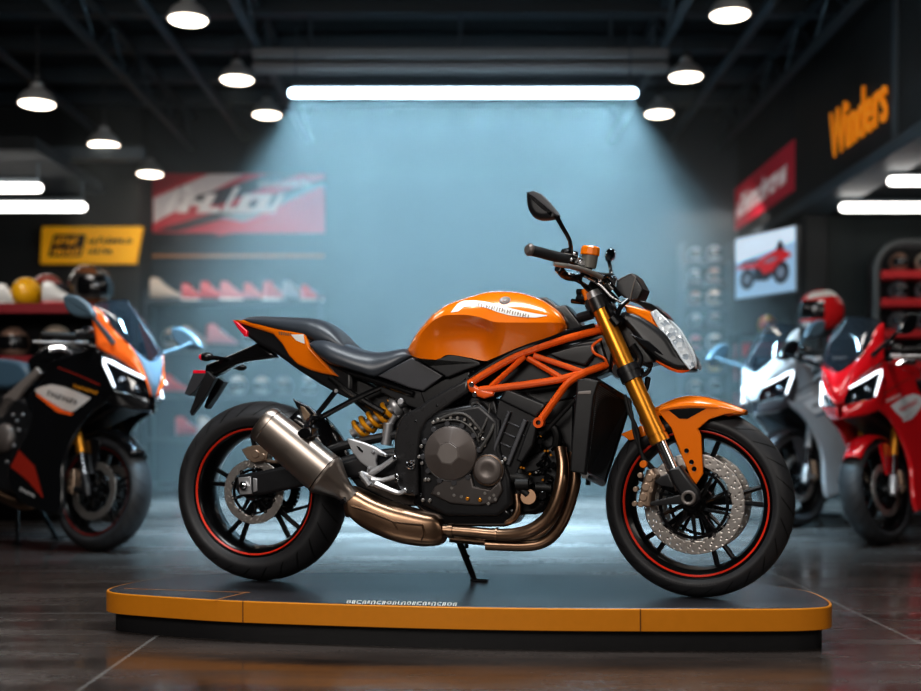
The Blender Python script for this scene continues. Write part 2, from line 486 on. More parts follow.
# subframe
mb = MB()
for s in (1, -1):
    B.T(mb, [(318,354,.07*s),(349,372,.085*s),(413.5,394,.10*s)], .0105, sm=2)
    B.T(mb, [(330,377,.075*s),(352,394,.085*s),(384,413,.09*s)], .0125, sm=2)
    B.T(mb, [(336,391,.08*s),(315,417,.11*s)], .009, sm=1); B.T(mb, [(381,387.5,.09*s),(352.8,400.2,.1*s),(317.5,419.5,.115*s)], .0095, sm=2)
B.T(mb, [(340,387,.08),(340,387,-.08)], .008, sm=1)
sub = build(mb, 'subframe', BLACKG, moto)
mb = MB(); cyl(mb, B.P(401.5,401.5,.10), (0,-1,0), .011, .012, 8); cyl(mb, B.P(336.5,391,.09), (0,-1,0), .007, .008, 8); pieces(mb, 'frame_bolt', SILVER, sub)
mb = MB(); B.pr(mb, [(318,372),(345,372),(378,388),(412,396),(412,432),(388,436),(372,420),(350,400),(330,388)], -.06, .045, .01); B.pr(mb, [(366,375),(395,384),(412,389),(428,393),(424,412),(404,404),(380,392)], -.09, .09, .005); build(mb, 'battery_tray', BLACKP, moto)

# tail
tw = lambda u: .45+.62*u
mb = MB(); B.pr(mb, [(237.4,321.9),(254,327),(282,330),(312,334),(340,352),(352,372),(352,401),(336,393.5),(318.5,384),(295,368.4),(273.6,352.8),(256,344),(247.2,337),(244.3,336.7)], -.085, .085, .016, wf=tw)
tail = build(mb, 'tail_unit', BLACKP, moto)
ow = lambda u: .47+.6*u
mb = MB(); tp = [(232,320),(246,319.6),(277.5,328.6),(304.8,332.6),(309.7,346.9),(323,361),(337.4,376.6),(322,374),(310.7,370.7),(297,364.5),(288.2,355.7),(281.4,344),(272.6,334.2),(254,328.3),(237.4,322.4)]
B.pr(mb, tp, -.094, .094, .009, wf=ow)
tpan = build(mb, 'tail_panel', ORANGE, tail); tb = bvh(mb)
mb = strip(B, [tb], [(291,334.5),(303.5,334.2)], [(296,340.5),(304.8,344)], 6, 3); build(mb, 'painted_reflection', WHITE, tpan)  # white patch painted in as a bright reflection on the tail panel
mb = MB()
for k in range(7):
    x = 278.5+k*1.9; m2 = strip(B, [tb], [(x,331.6+k*.25),(x+1.2,331.7+k*.25)], [(x+.5,334.6+k*.2),(x+1.7,334.8+k*.2)], 1, 1); mb.add(m2.v, m2.f)
build(mb, 'tail_lettering', LETTER, tpan)
mb = MB(); B.pr(mb, [(232.1,319.8),(237.4,321.9),(247.2,331.3),(246.6,336.2),(244.3,336.7),(238,329)], -.047, .047, .005, wf=lambda u: .93+.2*u); build(mb, 'tail_light', RED_L, tail)
# plate holder
mb = MB(); B.pr(mb, [(256,343),(270,351),(276,357.5),(248.2,361),(234.5,364.5),(218.9,373.3),(209,377.5),(203.8,372),(205.2,364.5),(228.6,354.7)], -.028, .028, .012)
ph = build(mb, 'plate_holder', BLACKG, tail)
mb = MB(); B.pr(mb, [(206,371),(215,378.5),(205,396),(191,415.5),(189.3,412),(197.5,391)], .02, .045, .003); build(mb, 'plate_bracket', BLACKP, ph)
mb = MB(); B.pr(mb, [(217.5,377.5),(224,381.8),(215,396),(206.3,408.7),(204,406.8),(210,391)], -.06, -.02, .003); build(mb, 'plate_bracket', BLACKP, ph)
mb = MB(); B.pr(mb, [(193,373),(206,373),(196,390),(188.6,396),(184,393.8)], -.06, .0, .003); rp = build(mb, 'number_plate', DARKP, ph)
mb = MB(); B.pr(mb, [(193.2,370.2),(206.5,370.2),(206,373.2),(192.6,373.4)], -.06, .0, .002); build(mb, 'reflector_top', RED_L, rp)  # red top of the reflector, glowing faintly though no lamp
mb = MB(); ellip(mb, B.P(206.5,356.8,.10), (.026,.019,.016)); B.T(mb, [(210,357.5,.09),(222,358.5,.05),(232,359.5,.01)], [.009,.006,.006], sm=2); ts = build(mb, 'turn_signal', BLACKG, ph)
mb = MB(); ellip(mb, B.P(202.8,357,.10), (.014,.016,.0125)); build(mb, 'signal_lens', RED_L, ts)
mb = MB(); ellip(mb, B.P(241,367.5,-.10), (.022,.018,.012)); B.T(mb, [(238,367.4,-.09),(225,365,-.03)], [.009,.006], sm=1); build(mb, 'turn_signal', BLACKG, ph)

# seats
def seat(fr, st, nm, par):
    rows = []
    for x, yt, yb, w in st:
        tp_ = fr.P(x, yt, w*.55); bt = fr.P(x, yb, w*.97); h = tp_.z-bt.z; dx = tp_.x-bt.x
        half = [Vector((bt.x+dx*k, -w*wk, bt.z+h*k)) for wk, k in ((.90,-.02),(.985,.12),(1.,.32),(.97,.55),(.87,.76),(.70,.91),(.45,1.0),(.2,1.02),(0,1.02))]
        rows.append(half+[Vector((p.x, -p.y, p.z)) for p in half[:-1]][::-1])
    cols = [catmull([r_[j] for r_ in rows], 5) for j in range(len(rows[0]))]
    mb = MB(); loft(mb, [[c_[i] for c_ in cols] for i in range(len(cols[0]))]); return build(mb, nm, LEATHER, par, sharp=55)
ps = seat(B, [(244.5,319,321,.045),(250,316.6,323,.055),(265,316.2,326.5,.063),(280,316.8,330,.072),(297,317.2,334,.080),(308,317.8,337.5,.085),(316,319.3,342,.088),(325,322.8,345,.09),(335,330.3,347,.09),(345,342.5,348,.085)], 'pillion_seat', moto)
rs2 = seat(B, [(312,343,347,.10),(315,339.8,352,.108),(320,338.2,357,.115),(330,338.8,363.5,.125),(345,344.6,368.5,.127),(360,349.6,373.2,.124),(374,351.6,376.8,.118),(388,351,370.5,.112),(400,348.6,363,.102),(407,349.2,358.5,.092),(411.8,354.5,356,.08)], 'rider_seat', moto)
# side covers
mb = MB(); B.pr(mb, [(377.2,376),(394,366.5),(411.4,357.4),(428,366.4),(443.6,375.8),(433,384),(423,391.4),(410,388.5),(395,382.5)], -.115, .115, .006); sc = build(mb, 'side_cover', DARKP, moto)
mb = MB(); B.pr(mb, [(413,356.5),(427.5,364.2),(438,358.5),(448.5,354),(466,355.8),(480,361.6),(480.5,365.5),(464,371),(446.6,378),(443.8,375.9)], -.122, .122, .006); build(mb, 'tank_side_trim', BLACKP, moto)

# tank
ST = [(407,351.5,352,.03,352.5,.035,353,.03),(411,342.5,346,.06,351,.07,355.5,.06),(417,332.5,338.5,.095,348,.095,357.5,.09),(430,317.5,323.5,.135,341,.118,363.3,.112),(439,310.5,317.5,.15,337,.12,359.5,.12),(448,304.8,315,.16,335,.122,354.8,.124),(468,297.8,315,.168,333,.124,357.5,.13),(484,293,318.5,.17,334,.128,361,.134),(492,292,321.5,.172,335,.14,358.8,.134),(502,291.6,322.3,.172,334,.155,354.5,.134),(520,293,322.5,.17,334,.152,346.8,.136),(540,299.3,322.5,.16,333,.145,340.4,.132),(553,307,322.5,.142,331,.13,337,.12),(561,314,322.8,.12,328.5,.115,333,.105),(565.5,321,323.5,.09,326,.09,328.6,.085)]
rings = []
low = []; up = []
for x, yt, ys, ws, ym, wm, yb, wb in ST:
    P_ = B.P
    sh_ = P_(x, ys, ws); tp_ = P_(x, yt, .0)
    low.append([P_(x, yb, wb), P_(x, ym, wm), sh_])
    def ov(px_, zf, wfc):
        return Vector((sh_.x+(tp_.x-sh_.x)*(1-wfc), -ws*wfc, sh_.z+(tp_.z-sh_.z)*zf))
    up.append([sh_, ov(x, .45, .90), ov(x, .80, .66), ov(x, .96, .34), tp_])
def grid_interp(rows, n, m):
    cols = []
    for j in range(len(rows[0])): cols.append(catmull([r_[j] for r_ in rows], n))
    out = []
    for i in range(len(cols[0])): out.append(catmull([c_[i] for c_ in cols], m))
    return out
gl = grid_interp(low, 4, 5); gu = grid_interp(up, 4, 4)
for a, b in zip(gl, gu):
    half = a[:-1]+b
    mir = [Vector((p.x, -p.y, p.z)) for p in half[:-1]][::-1]
    rings.append(half+mir)
mb = MB(); loft(mb, rings)
tank = build(mb, 'fuel_tank', ORANGE, moto, sharp=28); kb = bvh(mb)
mb = strip(B, [kb], [(457.5,303.6),(463,300.5),(474,300.2),(484.5,301.3),(497,304.3),(512,308.5),(530,312.5),(547,315.3)], [(450.5,312.5),(458,311.5),(464.5,306.5),(478,306),(488,308.2),(497,312),(510,315.5),(524,317.2),(536,317.6),(547,315.8)], 26, 5)
build(mb, 'tank_decal', WHITE, tank)
mb = MB()
for k in range(20):
    x = 478+k*2.6; y = 302.6+k*.62+(.3 if k % 3 else -.2)
    wd = [1.5, 1.9, 1.1, 1.7][k % 4]; m2 = strip(B, [kb], [(x+.8, y), (x+.8+wd*.5, y)], [(x, y+3.6), (x+wd*.5, y+3.6)], 1, 2, off=.0022); mb.add(m2.v, m2.f)
    if k % 3 != 1:
        m2 = strip(B, [kb], [(x+.6, y+.2+(k % 2)*1.4), (x+wd+.6, y+.3+(k % 2)*1.4)], [(x+.5, y+.9+(k % 2)*1.4), (x+wd+.5, y+1.+(k % 2)*1.4)], 2, 1, off=.0022); mb.add(m2.v, m2.f)
build(mb, 'tank_lettering', LETTER, tank)
def hitp(x, y):
    d = B.ray(x, y).normalized(); h = kb.ray_cast(B.o, d); return h[0], h[1]
q, nn = hitp(505, 300.4); nn = nn if nn.y < 0 or nn.z > 0 else -nn
mb = MB(); lathe(mb, [(.008, 0), (.017, 0), (.0185, .003), (.015, .005), (.008, .003)], q-nn*.002, nn, 20, loop=True); cyl(mb, q-nn*.002, nn, .007, .004, 12); build(mb, 'tank_emblem', COVER_L, tank)
mb = MB(); B.pr(mb, [(533,297.5),(546,297),(557,305.5),(566,305),(575,316),(583,327),(569,332),(565.5,326),(562,315),(548,304)], -.06, .06, .006); build(mb, 'tank_front_cover', BLACKG, tank)

# trellis frame
def frame_side(mb, s):
    w = .125*s
    B.T(mb, [(469,384,w),(494,368.5,w),(518,355.2,w),(545,345.5,w),(574.6,336.5,w*.8),(603,329.5,w*.45)], .0125, sm=3)
    B.T(mb, [(480,390,w),(518,385.7,w),(559,379.5,w),(584,372.5,w*.85),(607,364.5,w*.5)], .0125, sm=3)
    B.T(mb, [(491,386.5,w),(525,356,w)], .0095, sm=1); B.T(mb, [(527.7,358,w),(561,377.5,w)], .0095, sm=1); B.T(mb, [(533.6,355.2,w),(583,372,w*.88)], .0095, sm=1)
    B.T(mb, [(585,372.5,w*.9),(569,382,w),(557,397,w),(540,421,w*1.05)], .0125, sm=4)
    B.pr(mb, [(466.5,384),(470.5,380.5),(476,386),(484,389.5),(494,391.5),(493,396),(484,399),(476.5,396.5),(468.5,391)], w-.012, w+.012, .008)
    q = B.P(540, 422.6, .118*s); lathe(mb, [(.008,0),(.017,0),(.017,.034),(.008,.034)], q+Vector((0,.006,0)), (0,-1,0), 20, loop=True)
mb = MB(); frame_side(mb, 1); frame_side(mb, -1)
q = B.P(604, 342, 0); B.T(mb, [(598,325,0),(611,371,0)], .03, sm=1, n=18)
frame = build(mb, 'trellis_frame', ORANGE_F, moto)
mb = MB(); B.T(mb, [(602,338.6,.10),(592.5,346.2,.11),(595,353.5,.11),(604,358.2,.10),(608,366,.09)], .0045); build(mb, 'brake_line', ORANGE_F, frame)
mb = MB(); bolts(mb, [(474.5,394.5,.138),(540,422.6,.14),(471.5,384.5,.138)], B, .0085, .006); pieces(mb, 'frame_bolt', CHROME, frame)
mb = MB(); B.T(mb, [(470,378,.115),(488,366,.12),(516,350.5,.125),(540,342.5,.125),(567,333.5,.1),(594,326.5,.06)], .011, sm=3); B.T(mb, [(465,383,.115),(468,380,.115)], .01, sm=1); build(mb, 'tank_rail', BLACKG, moto)
mb = MB(); B.pr(mb, [(490,388),(516,360),(560,345),(600,338),(608,362),(585,376),(560,384),(520,390)], -.075, .075, .01); B.pr(mb, [(548,353.5),(575,345),(594,343),(597,352),(585,366),(560,360)], .07, .098, .008); B.pr(mb, [(440,394),(470,376),(520,352),(575,338),(604,334),(612,352),(610,372),(590,380),(572,398),(545,404),(505,392),(470,402),(440,412)], -.07, .06, .006); B.pr(mb, [(522,412),(545,402),(574,392),(573,470),(566,492),(545,512),(518,515),(515,470)], -.07, .05, .01); B.pr(mb, [(420,392),(444,379),(470,370),(470,386),(437,410),(424,404)], -.1, .1, .006); build(mb, 'airbox', BLACKP, moto)

# frame plate by the swingarm pivot
mb = MB(); B.pr(mb, [(468,377.5),(469,392),(452,403),(436.5,413.5),(427.5,421),(421,433),(419.6,444),(418,455),(418,495),(414,497),(397,494),(394.5,478),(394,455),(393.5,440),(397,425),(401.8,416),(410,410.5),(419.4,406.6),(427,400),(440,392)], -.135, .135, .012, 4)
fp = build(mb, 'pivot_plate', mat('satin black plate', (54, 53, 54), .28, .25, .3, .06), moto)
mb = MB(); q = B.P(411.2,464.7,.137); lathe(mb, [(.0085,0),(.0155,0),(.0155,.008),(.0125,.01),(.0085,.008)], q, (0,-1,0), 24, loop=True); cyl(mb, q, (0,-1,0), .008, .004, 6); build(mb, 'pivot_bolt', CHROME, fp)
mb = MB(); bolts(mb, [(415.5,421.5,.136),(437,405.5,.136),(400,489,.136),(412,492,.136)], B, .004, .003); pieces(mb, 'plate_screw', BLACKG, fp)

# engine
mb = MB()
B.pr(mb, [(418,430),(424,420),(440,409),(480,402),(500,420),(500,450),(510,478),(512,505),(498,517),(445,517),(420,505)], -.15, .135, .02, 4)
B.pr(mb, [(470,396),(495,398),(500,420),(478,428),(465,410)], -.1, .09, .01)
B.pr(mb, [(500,470),(560,440),(566,470),(555,500),(535,515),(505,515)], -.12, .07, .02)
B.pr(mb, [(440,505),(508,505),(522,514),(500,524),(446,524)], -.12, .10, .012)
eng = build(mb, 'engine', ENGINE, moto)
q = B.P(450.3, 453.3, .15); mb = MB()
lathe(mb, [(.0935,-.03),(.0935,-.006),(.090,-.002),(.086,-.003)], q, (0,-1,0), 56); build(mb, 'clutch_housing', BLACKP, eng)
mb = MB()
for k in range(12):
    a = 2*PI*k/12+.12; p = q+Vector((math.cos(a)*.096, .012, math.sin(a)*.096)); cyl(mb, p, (0,-1,0), .0095, .010, 12)
pieces(mb, 'bolt_boss', DARKP, eng)
mb = MB(); vs = []; nf = 6
lathe(mb, [(0,.024),(.035,.024),(.0365,.0225),(.074,.008),(.0795,.003),(.0815,-.004),(.0815,-.02)], q, (0,-1,0), 7, start=(math.cos(.55),0,math.sin(.55)))
# facets blended into a round rim
mb = MB(); N = 84; rings = []
for rr, t, fac in ((.0885,-.02,0),(.0885,-.003,0),(.086,.003,0),(.081,.0065,.1),(.062,.016,.7),(.0385,.027,1),(.0365,.0285,1)):
    ring = []
    for i in range(N):
        a = 2*PI*i/N; seg = 2*PI/7; off = (a+.35) % seg-seg/2
        poly = math.cos(seg/2)/math.cos(off)*1.06
        k = 1+(poly-1)*fac
        ring.append(q+Vector((math.cos(a)*rr*k, -t, math.sin(a)*rr*k)))
    rings.append(ring)
loft(mb, rings); cc = build(mb, 'clutch_cover', COVER, eng, sharp=12)
mb = MB(); ring = []
lathe(mb, [(0,.0298),(.034,.0298),(.036,.028)], q, (0,-1,0), 7, start=(math.cos(-.35),0,math.sin(-.35))); build(mb, 'cover_cap', COVER_L, cc, smooth=False)
q2 = B.P(488, 470.3, .145); mb = MB()
lathe(mb, [(.052,-.03),(.052,-.002),(.049,.002),(.046,.004),(.043,.011),(.036,.015),(.024,.0155),(.02,.013),(0,.012)], q2, (0,-1,0), 44); build(mb, 'generator_cover', COVER, eng)
mb = MB(); lathe(mb, [(.047,.0035),(.0495,.0025),(.0495,.001),(.047,.002)], q2, (0,-1,0), 44, loop=True); build(mb, 'cover_ring', BRONZE, eng)
mb = MB(); q3 = B.P(476.6,407,.118); lathe(mb, [(.009,0),(.018,0),(.018,.012),(.015,.015),(.011,.013),(.009,.009)], q3, (0,-1,0), 24, loop=True); cyl(mb, q3, (0,-1,0), .009, .007, 6); build(mb, 'oil_filler_cap', mat('grey cap', (112,112,112), .4, .5), eng)
# lower crankcase side plate in cover grey
mb = MB(); B.pr(mb, [(446,478),(470,470),(474,486),(490,489),(500,480),(503,490),(496,503),(478,506),(450,504),(430,494),(434,486)], .11, .146, .008); build(mb, 'crankcase_cover', mat('crankcase grey', (78,73,71), .45, .45, 0, .1), eng)
# cylinder block
mb = MB(); B.pr(mb, [(499,398.5),(538,416),(531,436),(526,452),(516,476),(505,473),(488,453),(493,425)], -.125, .118, .006)
cyb = build(mb, 'cylinder_block', ENGINE, eng)
mb = MB(); B.pr(mb, [(505.8,388.4),(513,390.5),(545.5,404),(543,410),(535.5,417.8),(516,408.5),(498.5,400)], -.13, .128, .008); build(mb, 'cylinder_head_cover', BLACKP, eng)
mb = MB()
B.pr(mb, [(507.5,411),(510.5,412),(495,452),(491.5,450)], .115, .135, .004); B.pr(mb, [(523,419),(527,421),(509,466),(505.5,464)], .115, .135, .004)
for k in range(4):
    x = 504-k*4.2; y = 421+k*10.2; B.T(mb, [(x+1, y, .121), (x+15, y+6.2, .121)], .0035, sm=1, n=6)
B.T(mb, [(520,434,.121),(530,438.5,.121)], .003, sm=1, n=6)
pieces(mb, 'cylinder_rib', mat('rib grey', (84,84,88), .4, .2), cyb)
mb = MB(); B.pr(mb, [(530,421),(538,420),(533,445),(522,462),(516,460)], .1, .13, .006); build(mb, 'coil_cover', BLACKP, eng)
# small hardware
mb = MB(); hw_ = [(434,423),(438,420.5),(444,420),(452,417.5),(459,418),(466,420.5),(471,424),(477,428.5),(480,434),(483,439),(484,446),(425,452),(422.5,447),(420,456),(423,463),(425.5,480),(429,480.5),(440,494),(452,488),(455,495),(462,497),(467,499),(486,493),(490,497.5),(494,495.5),(495,500),(489,503),(424,500),(431,500),(502,462),(500,478),(505,459)]
bolts(mb, [(x+random.uniform(-1,1), y+random.uniform(-1,1), .138) for x, y in hw_], B, .0062, .011); pieces(mb, 'engine_bolt', mat('dull bolt', (150,146,142), .35, .7), eng)
mb = MB(); bolts(mb, [(467.5,498.7,.15),(480,500,.148)], B, .0065, .006); pieces(mb, 'drain_plug', GOLD, eng)
mb = MB()
B.T(mb, [(440,419,.142),(452,414.5,.145),(463,414,.146),(471,419,.146),(476,425,.145),(483,433,.14)], .0055); B.T(mb, [(432,424,.14),(441,421,.145),(455,420,.146),(466,424,.146),(474,432,.145),(479,442,.142)], .0035)
B.T(mb, [(480,450,.145),(486,441,.145),(491,432,.14),(494,424,.13)], .006); B.T(mb, [(478,438,.145),(483,428,.143),(488,416,.13),(490,404,.12)], .004)
pieces(mb, 'engine_cable', mat('grey cable', (86, 84, 82), .45, .3), eng)
mb = MB(); B.T(mb, [(506,477,.10),(522,478,.10),(528,486,.10)], .022, sm=3, n=16); B.T(mb, [(516,484,.12),(529,484,.12)], .019, sm=1, n=16); B.T(mb, [(536,487,.08),(552,488,.08)], .016, sm=1, n=16); B.T(mb, [(519,470,.1),(522,488,.11),(528,495,.11)], .014, n=14)
B.T(mb, [(540,434,.09),(547,427.5,.09),(554,428,.09),(557,436,.09),(556,446,.085)], .0135); B.T(mb, [(547,430,.1),(575,400,.11)], .007, sm=1)
pieces(mb, 'coolant_hose', HOSE, eng)
mb = MB(); cyl(mb, B.P(529,497,.10), (0.1,-1,.1), .026, .02, 24); build(mb, 'oil_filter', BRONZE, eng)
mb = MB()
for i in range(36):
    x = random.uniform(533, 566); y = random.uniform(425, 512)
    if i % 3 == 0: cyl(mb, B.P(x, y, .06+random.random()*.03), (random.uniform(-.4,.4), -1, random.uniform(-.4,.4)), random.uniform(.006,.014), .02, 10)
    else:
        x2 = x+random.uniform(-9, 9); y2 = y+random.uniform(-12, 12); B.T(mb, [(x,y,.07),((x+x2)/2+2,(y+y2)/2,.085),(x2,y2,.07)], random.uniform(.003,.007), n=7)
pieces(mb, 'engine_pipe', BLACKG, eng)
mb = MB(); bolts(mb, [(541,436,.09),(555,443,.09),(548,451,.085),(551,455,.09),(545,451,.09),(557,449,.085),(530,474,.1),(521,467.5,.11),(524,468,.11),(552,478,.08),(497,461,.135),(499,475,.13),(543,480,.08)], B, .0045, .006); pieces(mb, 'fastener', GOLD, eng)
mb = MB(); B.pr(mb, [(418,492),(440,500),(500,503),(514,515),(505,527),(450,527),(425,516),(412,503)], -.12, .118, .012); build(mb, 'belly_pan', BLACKG, eng)

# exhaust
mb = MB()
B.T(mb, [(560,448,.10),(562.5,464,.115),(561.5,482,.125),(556,503,.13),(546,520,.13),(531,530.5,.13),(514,534.5,.125),(496,534.5,.12),(470,532,.12),(440,530,.12)], [.019,.0195,.021,.022,.0225,.0225,.021,.0195,.0175,.0175], n=18)
ex = build(mb, 'exhaust_pipe', BRONZE, moto)
mb = MB(); B.T(mb, [(573,452,.07),(575.5,470,.08),(573.5,490,.085),(566,514,.085),(556,532,.085),(543,542.5,.085),(526,545.6,.085),(505,545.3,.085),(486,544.6,.085)], .0185, n=18); build(mb, 'exhaust_pipe', BRONZE, ex)
mb = MB(); B.T(mb, [(517,494,.10),(517.5,510,.105),(510,520.5,.105),(495,521.5,.10),(470,516,.09),(446,512,.09)], [.012,.013,.014,.014,.012,.012], n=14); B.T(mb, [(560,450,-.06),(566,480,-.05),(560,510,-.05),(540,535,-.04),(500,541,-.04),(450,537,-.02)], .018, n=14); build(mb, 'exhaust_pipe', BRONZE, ex)
mb = MB(); lathe(mb, [(.019,-.008),(.0235,-.008),(.0235,.008),(.019,.008)], B.P(451,530.8,.12), (1,0,0), 20, loop=True); lathe(mb, [(.018,-.003),(.0235,-.003),(.0235,.003),(.018,.003)], B.P(497,534.5,.12), (1,0,0), 20, loop=True); pieces(mb, 'pipe_clamp', BRONZE, ex)
# collector box: rounded loft
cs = [(346,505.5,.022,.17),(351,502,.045,.165),(361,507,.055,.15),(377,515,.062,.14),(396,522,.066,.13),(415,526.5,.064,.12),(430,529,.058,.115),(439,529.5,.048,.115),(444,530,.035,.118)]
hh = [12,16,19.5,19.5,19.5,18.8,17,15,10]
rings = []
for (x, y, wd, wc), h_ in zip(cs, hh):
    ring = []; c = B.P(x, y, wc); zr = (B.P(x, y-h_, wc).z-B.P(x, y+h_, wc).z)/2
    for j in range(24):
        a = 2*PI*j/24; ca, sa = math.cos(a), math.sin(a); e = .62
        ring.append(c+Vector((-.004*sa*h_/4*.5, -math.copysign(abs(ca)**e, ca)*wd, math.copysign(abs(sa)**e, sa)*zr)))
    rings.append(ring)
g = []
for j in range(24): g.append(catmull([r_[j] for r_ in rings], 3))
mb = MB(); loft(mb, [[g[j][i] for j in range(24)] for i in range(len(g[0]))])
cb = build(mb, 'collector_box', BRONZE, ex, sharp=50)
mb = MB(); B.T(mb, [(351,506,.212),(370,512,.205),(392,521,.196),(397,522,.196),(421,524.5,.182)], .0035, n=6, sm=2); B.T(mb, [(393,522,.196),(397,529,.19),(394,538,.18)], .003, n=6); B.T(mb, [(422,524,.182),(424,534,.178),(421,541,.17)], .003, n=6); build(mb, 'box_seam', BRONZE, cb)
# muffler
a = B.P(264.5, 423.3, .235); b = B.P(326, 475.3, .205); c2 = B.P(346.5, 495.5, .18)
ax = (b-a).normalized(); L = (b-a).length; L2 = (c2-b).length
def oval_ring(o, axis, r, k=1.0):
    u = Vector((0,-1,0)); u = (u-axis*u.dot(axis)).normalized(); v = axis.cross(u); out = []
    for j in range(40):
        t = 2*PI*j/40; ca, sa = math.cos(t), math.sin(t); e = .82
        out.append(o+u*(math.copysign(abs(ca)**e, ca)*r*.86*k)+v*(math.copysign(abs(sa)**e, sa)*r))
    return out
mb = MB(); loft(mb, [oval_ring(a+ax*(L*t), ax, r_) for t, r_ in ((.03,.0615),(.05,.063),(.5,.068),(.93,.0715),(.965,.072))]); mf = build(mb, 'muffler', TITAN, ex)
mb = MB(); loft(mb, [oval_ring(a+ax*t, ax, r_) for t, r_ in ((.04,.03),(.004,.034),(-.012,.050),(-.008,.0585),(.004,.0645),(.018,.0652),(.02,.0635))]); build(mb, 'muffler_end_cap', TITAN, mf)
mb = MB(); lathe(mb, [(.0,-.003),(.03,-.003),(.033,-.008),(.036,-.012),(.033,-.014),(.028,-.008),(.0,.03)], a+ax*-.001, ax, 24); build(mb, 'tail_pipe', BLACKG, mf)
ax2 = (c2-b).normalized()
mb = MB(); rg = [oval_ring(b+(ax*.6+ax2*.4).normalized()*(L2*t), (ax*(1-t)+ax2*t).normalized(), r_) for t, r_ in ((-.06,.0735),(0.0,.0735),(.04,.072),(.35,.055),(.62,.041),(.8,.034),(1.0,.031),(1.15,.031))]
loft(mb, rg); build(mb, 'muffler_cone', TITAN, mf)
mb = MB(); lathe(mb, [(.030,-.007),(.036,-.007),(.036,.007),(.030,.007)], c2+ax2*.004, ax2, 24, loop=True); build(mb, 'muffler_clamp', BLACKG, mf)
mb = MB(); B.pr(mb, [(297,432),(303,427),(311,428.5),(312,436),(306,440),(299,437.5)], .20, .262, .005); B.T(mb, [(303,433,.24),(309,420,.18),(317,417.5,.13)], .0085, sm=2); build(mb, 'muffler_bracket', BLACKG, mf)
mb = MB(); B.pr(mb, [(292,398.3),(300,402.5),(309,406.5),(318.5,416.5),(312,425),(307,428),(302,423),(298.5,411)], .115, .135, .004); ht = build(mb, 'hanger_plate', BLACKG, moto)
mb = MB(); B.pr(mb, [(299.5,405.5),(304,407),(310,415),(307.5,421.5),(303.5,420)], .13, .140, .003); cyl(mb, B.P(309.5,423,.14), (0,-1,0), .006, .006, 8); cyl(mb, B.P(314.5,416.5,.13), (0,-1,0), .007, .006, 8); build(mb, 'hanger_inlay', mat('dull bronze', (120, 104, 88), .4, .8), ht)

# rear-set footpeg bracket
zf = lambda l: [(310+x/5.117, 390+y/5.117) for x, y in l]
mb = MB(); B.pr(mb, zf([(185,248),(215,250),(275,268),(335,292),(392,330),(386,345),(345,332),(336,365),(345,400),(325,412),(296,400),(255,372),(215,322)]), .14, .158, .006)
B.T(mb, [(*p, .155) for p in zf([(312,425),(370,392),(434,347)])], [.0135,.009,.0085], sm=2); B.T(mb, [(*p, .155) for p in zf([(318,458),(370,462),(444,441)])], [.0125,.009,.008], sm=2)
B.T(mb, [(*p, .18) for p in zf([(335,480),(400,508),(455,527),(486,514)])], [.011,.009,.008,.0085], sm=3)
B.pr(mb, zf([(245,422),(262,414),(310,432),(345,452),(348,478),(318,496),(285,490),(258,462)]), .145, .165, .006); B.T(mb, [(*p, .15) for p in zf([(318,392),(310,432)])], .015, sm=1)
fb = build(mb, 'footpeg_bracket', SILVER, moto)
mb = MB(); B.T(mb, [(*p, .165) for p in zf([(262,432),(285,460),(305,488)])], .011, sm=2); bolts(mb, [(*p, .166) for p in zf([(302,405),(322,318),(302,455),(330,470),(370,330)])], B, .006, .006); pieces(mb, 'footpeg', mat('peg alloy', (140,140,142), .4, .7, bump=.6, scale=300), fb)
mb = MB(); B.pr(mb, zf([(236,285),(252,290),(272,312),(268,322),(250,308)]), .156, .1595, .001); build(mb, 'bracket_opening', BLACKG, fb)
mb = MB(); bolts(mb, [(*p, .166) for p in zf([(434,347),(444,441),(444,460),(486,514)])], B, .0075, .008); pieces(mb, 'bracket_bolt', CHROME, fb)

# side stand on the far side
def ground(px, py, w): q = B.P(px, py, w); return Vector((q.x, q.y, .006))
mb = MB(); q0 = B.P(458, 538, -.13); q1 = ground(474.5, 580.5, -.17); tube(mb, [q0+Vector((0,0,.04)), q0, q0+(q1-q0)*.5, q1], [.013,.013,.0115,.010], 10, 1)
ss = build(mb, 'side_stand', BLACKG, moto)
mb = MB(); box(mb, q1+Vector((.018,0,0)), (.06,.035,.011), bev=.003); tube(mb, [q0+(q1-q0)*.45+Vector((-.012,0,.01)), q0+(q1-q0)*.45+Vector((.014,0,.0))], .006, 8, 1); B.T(mb, [(466,540,-.12),(467,548,-.12)], .006, sm=1); build(mb, 'stand_foot', BLACKG, ss)

# radiator
TL = B.P(577,381,.155); BL = B.P(570.5,471,.155); TR = B.P(626.5,401.5,-.125); BR = B.P(600.5,482.5,-.125); TM = B.P(592,380,.15); BM = B.P(583,474.5,.15)
def quadbox(mb, a, b, c, d, th, n=None):
    n = n or (b-a).cross(d-a).normalized()
    vs = [p+n*th/2 for p in (a,b,c,d)]+[p-n*th/2 for p in (a,b,c,d)]
    mb.add(vs, [(0,1,2,3),(7,6,5,4),(0,4,5,1),(1,5,6,2),(2,6,7,3),(3,7,4,0)])
mb = MB(); quadbox(mb, TM, TR, BR, BM, .026)
core = build(mb, 'radiator', RADC, moto, smooth=False)
mb = MB(); nrm = (TR-TM).cross(BM-TM).normalized(); nrm = nrm if nrm.dot(B.o-TM) > 0 else -nrm
for k in range(46):
    t = (k+.5)/46; a = TM+(BM-TM)*t; b = TR+(BR-TR)*t; a2 = a+(b-a)*.04; b2 = a+(b-a)*.96
    tube(mb, [a2+nrm*.0135, b2+nrm*.0135], .0017, 4, 1)
build(mb, 'radiator_fins', mat('fin metal', (150, 168, 176), .4, .6), core)
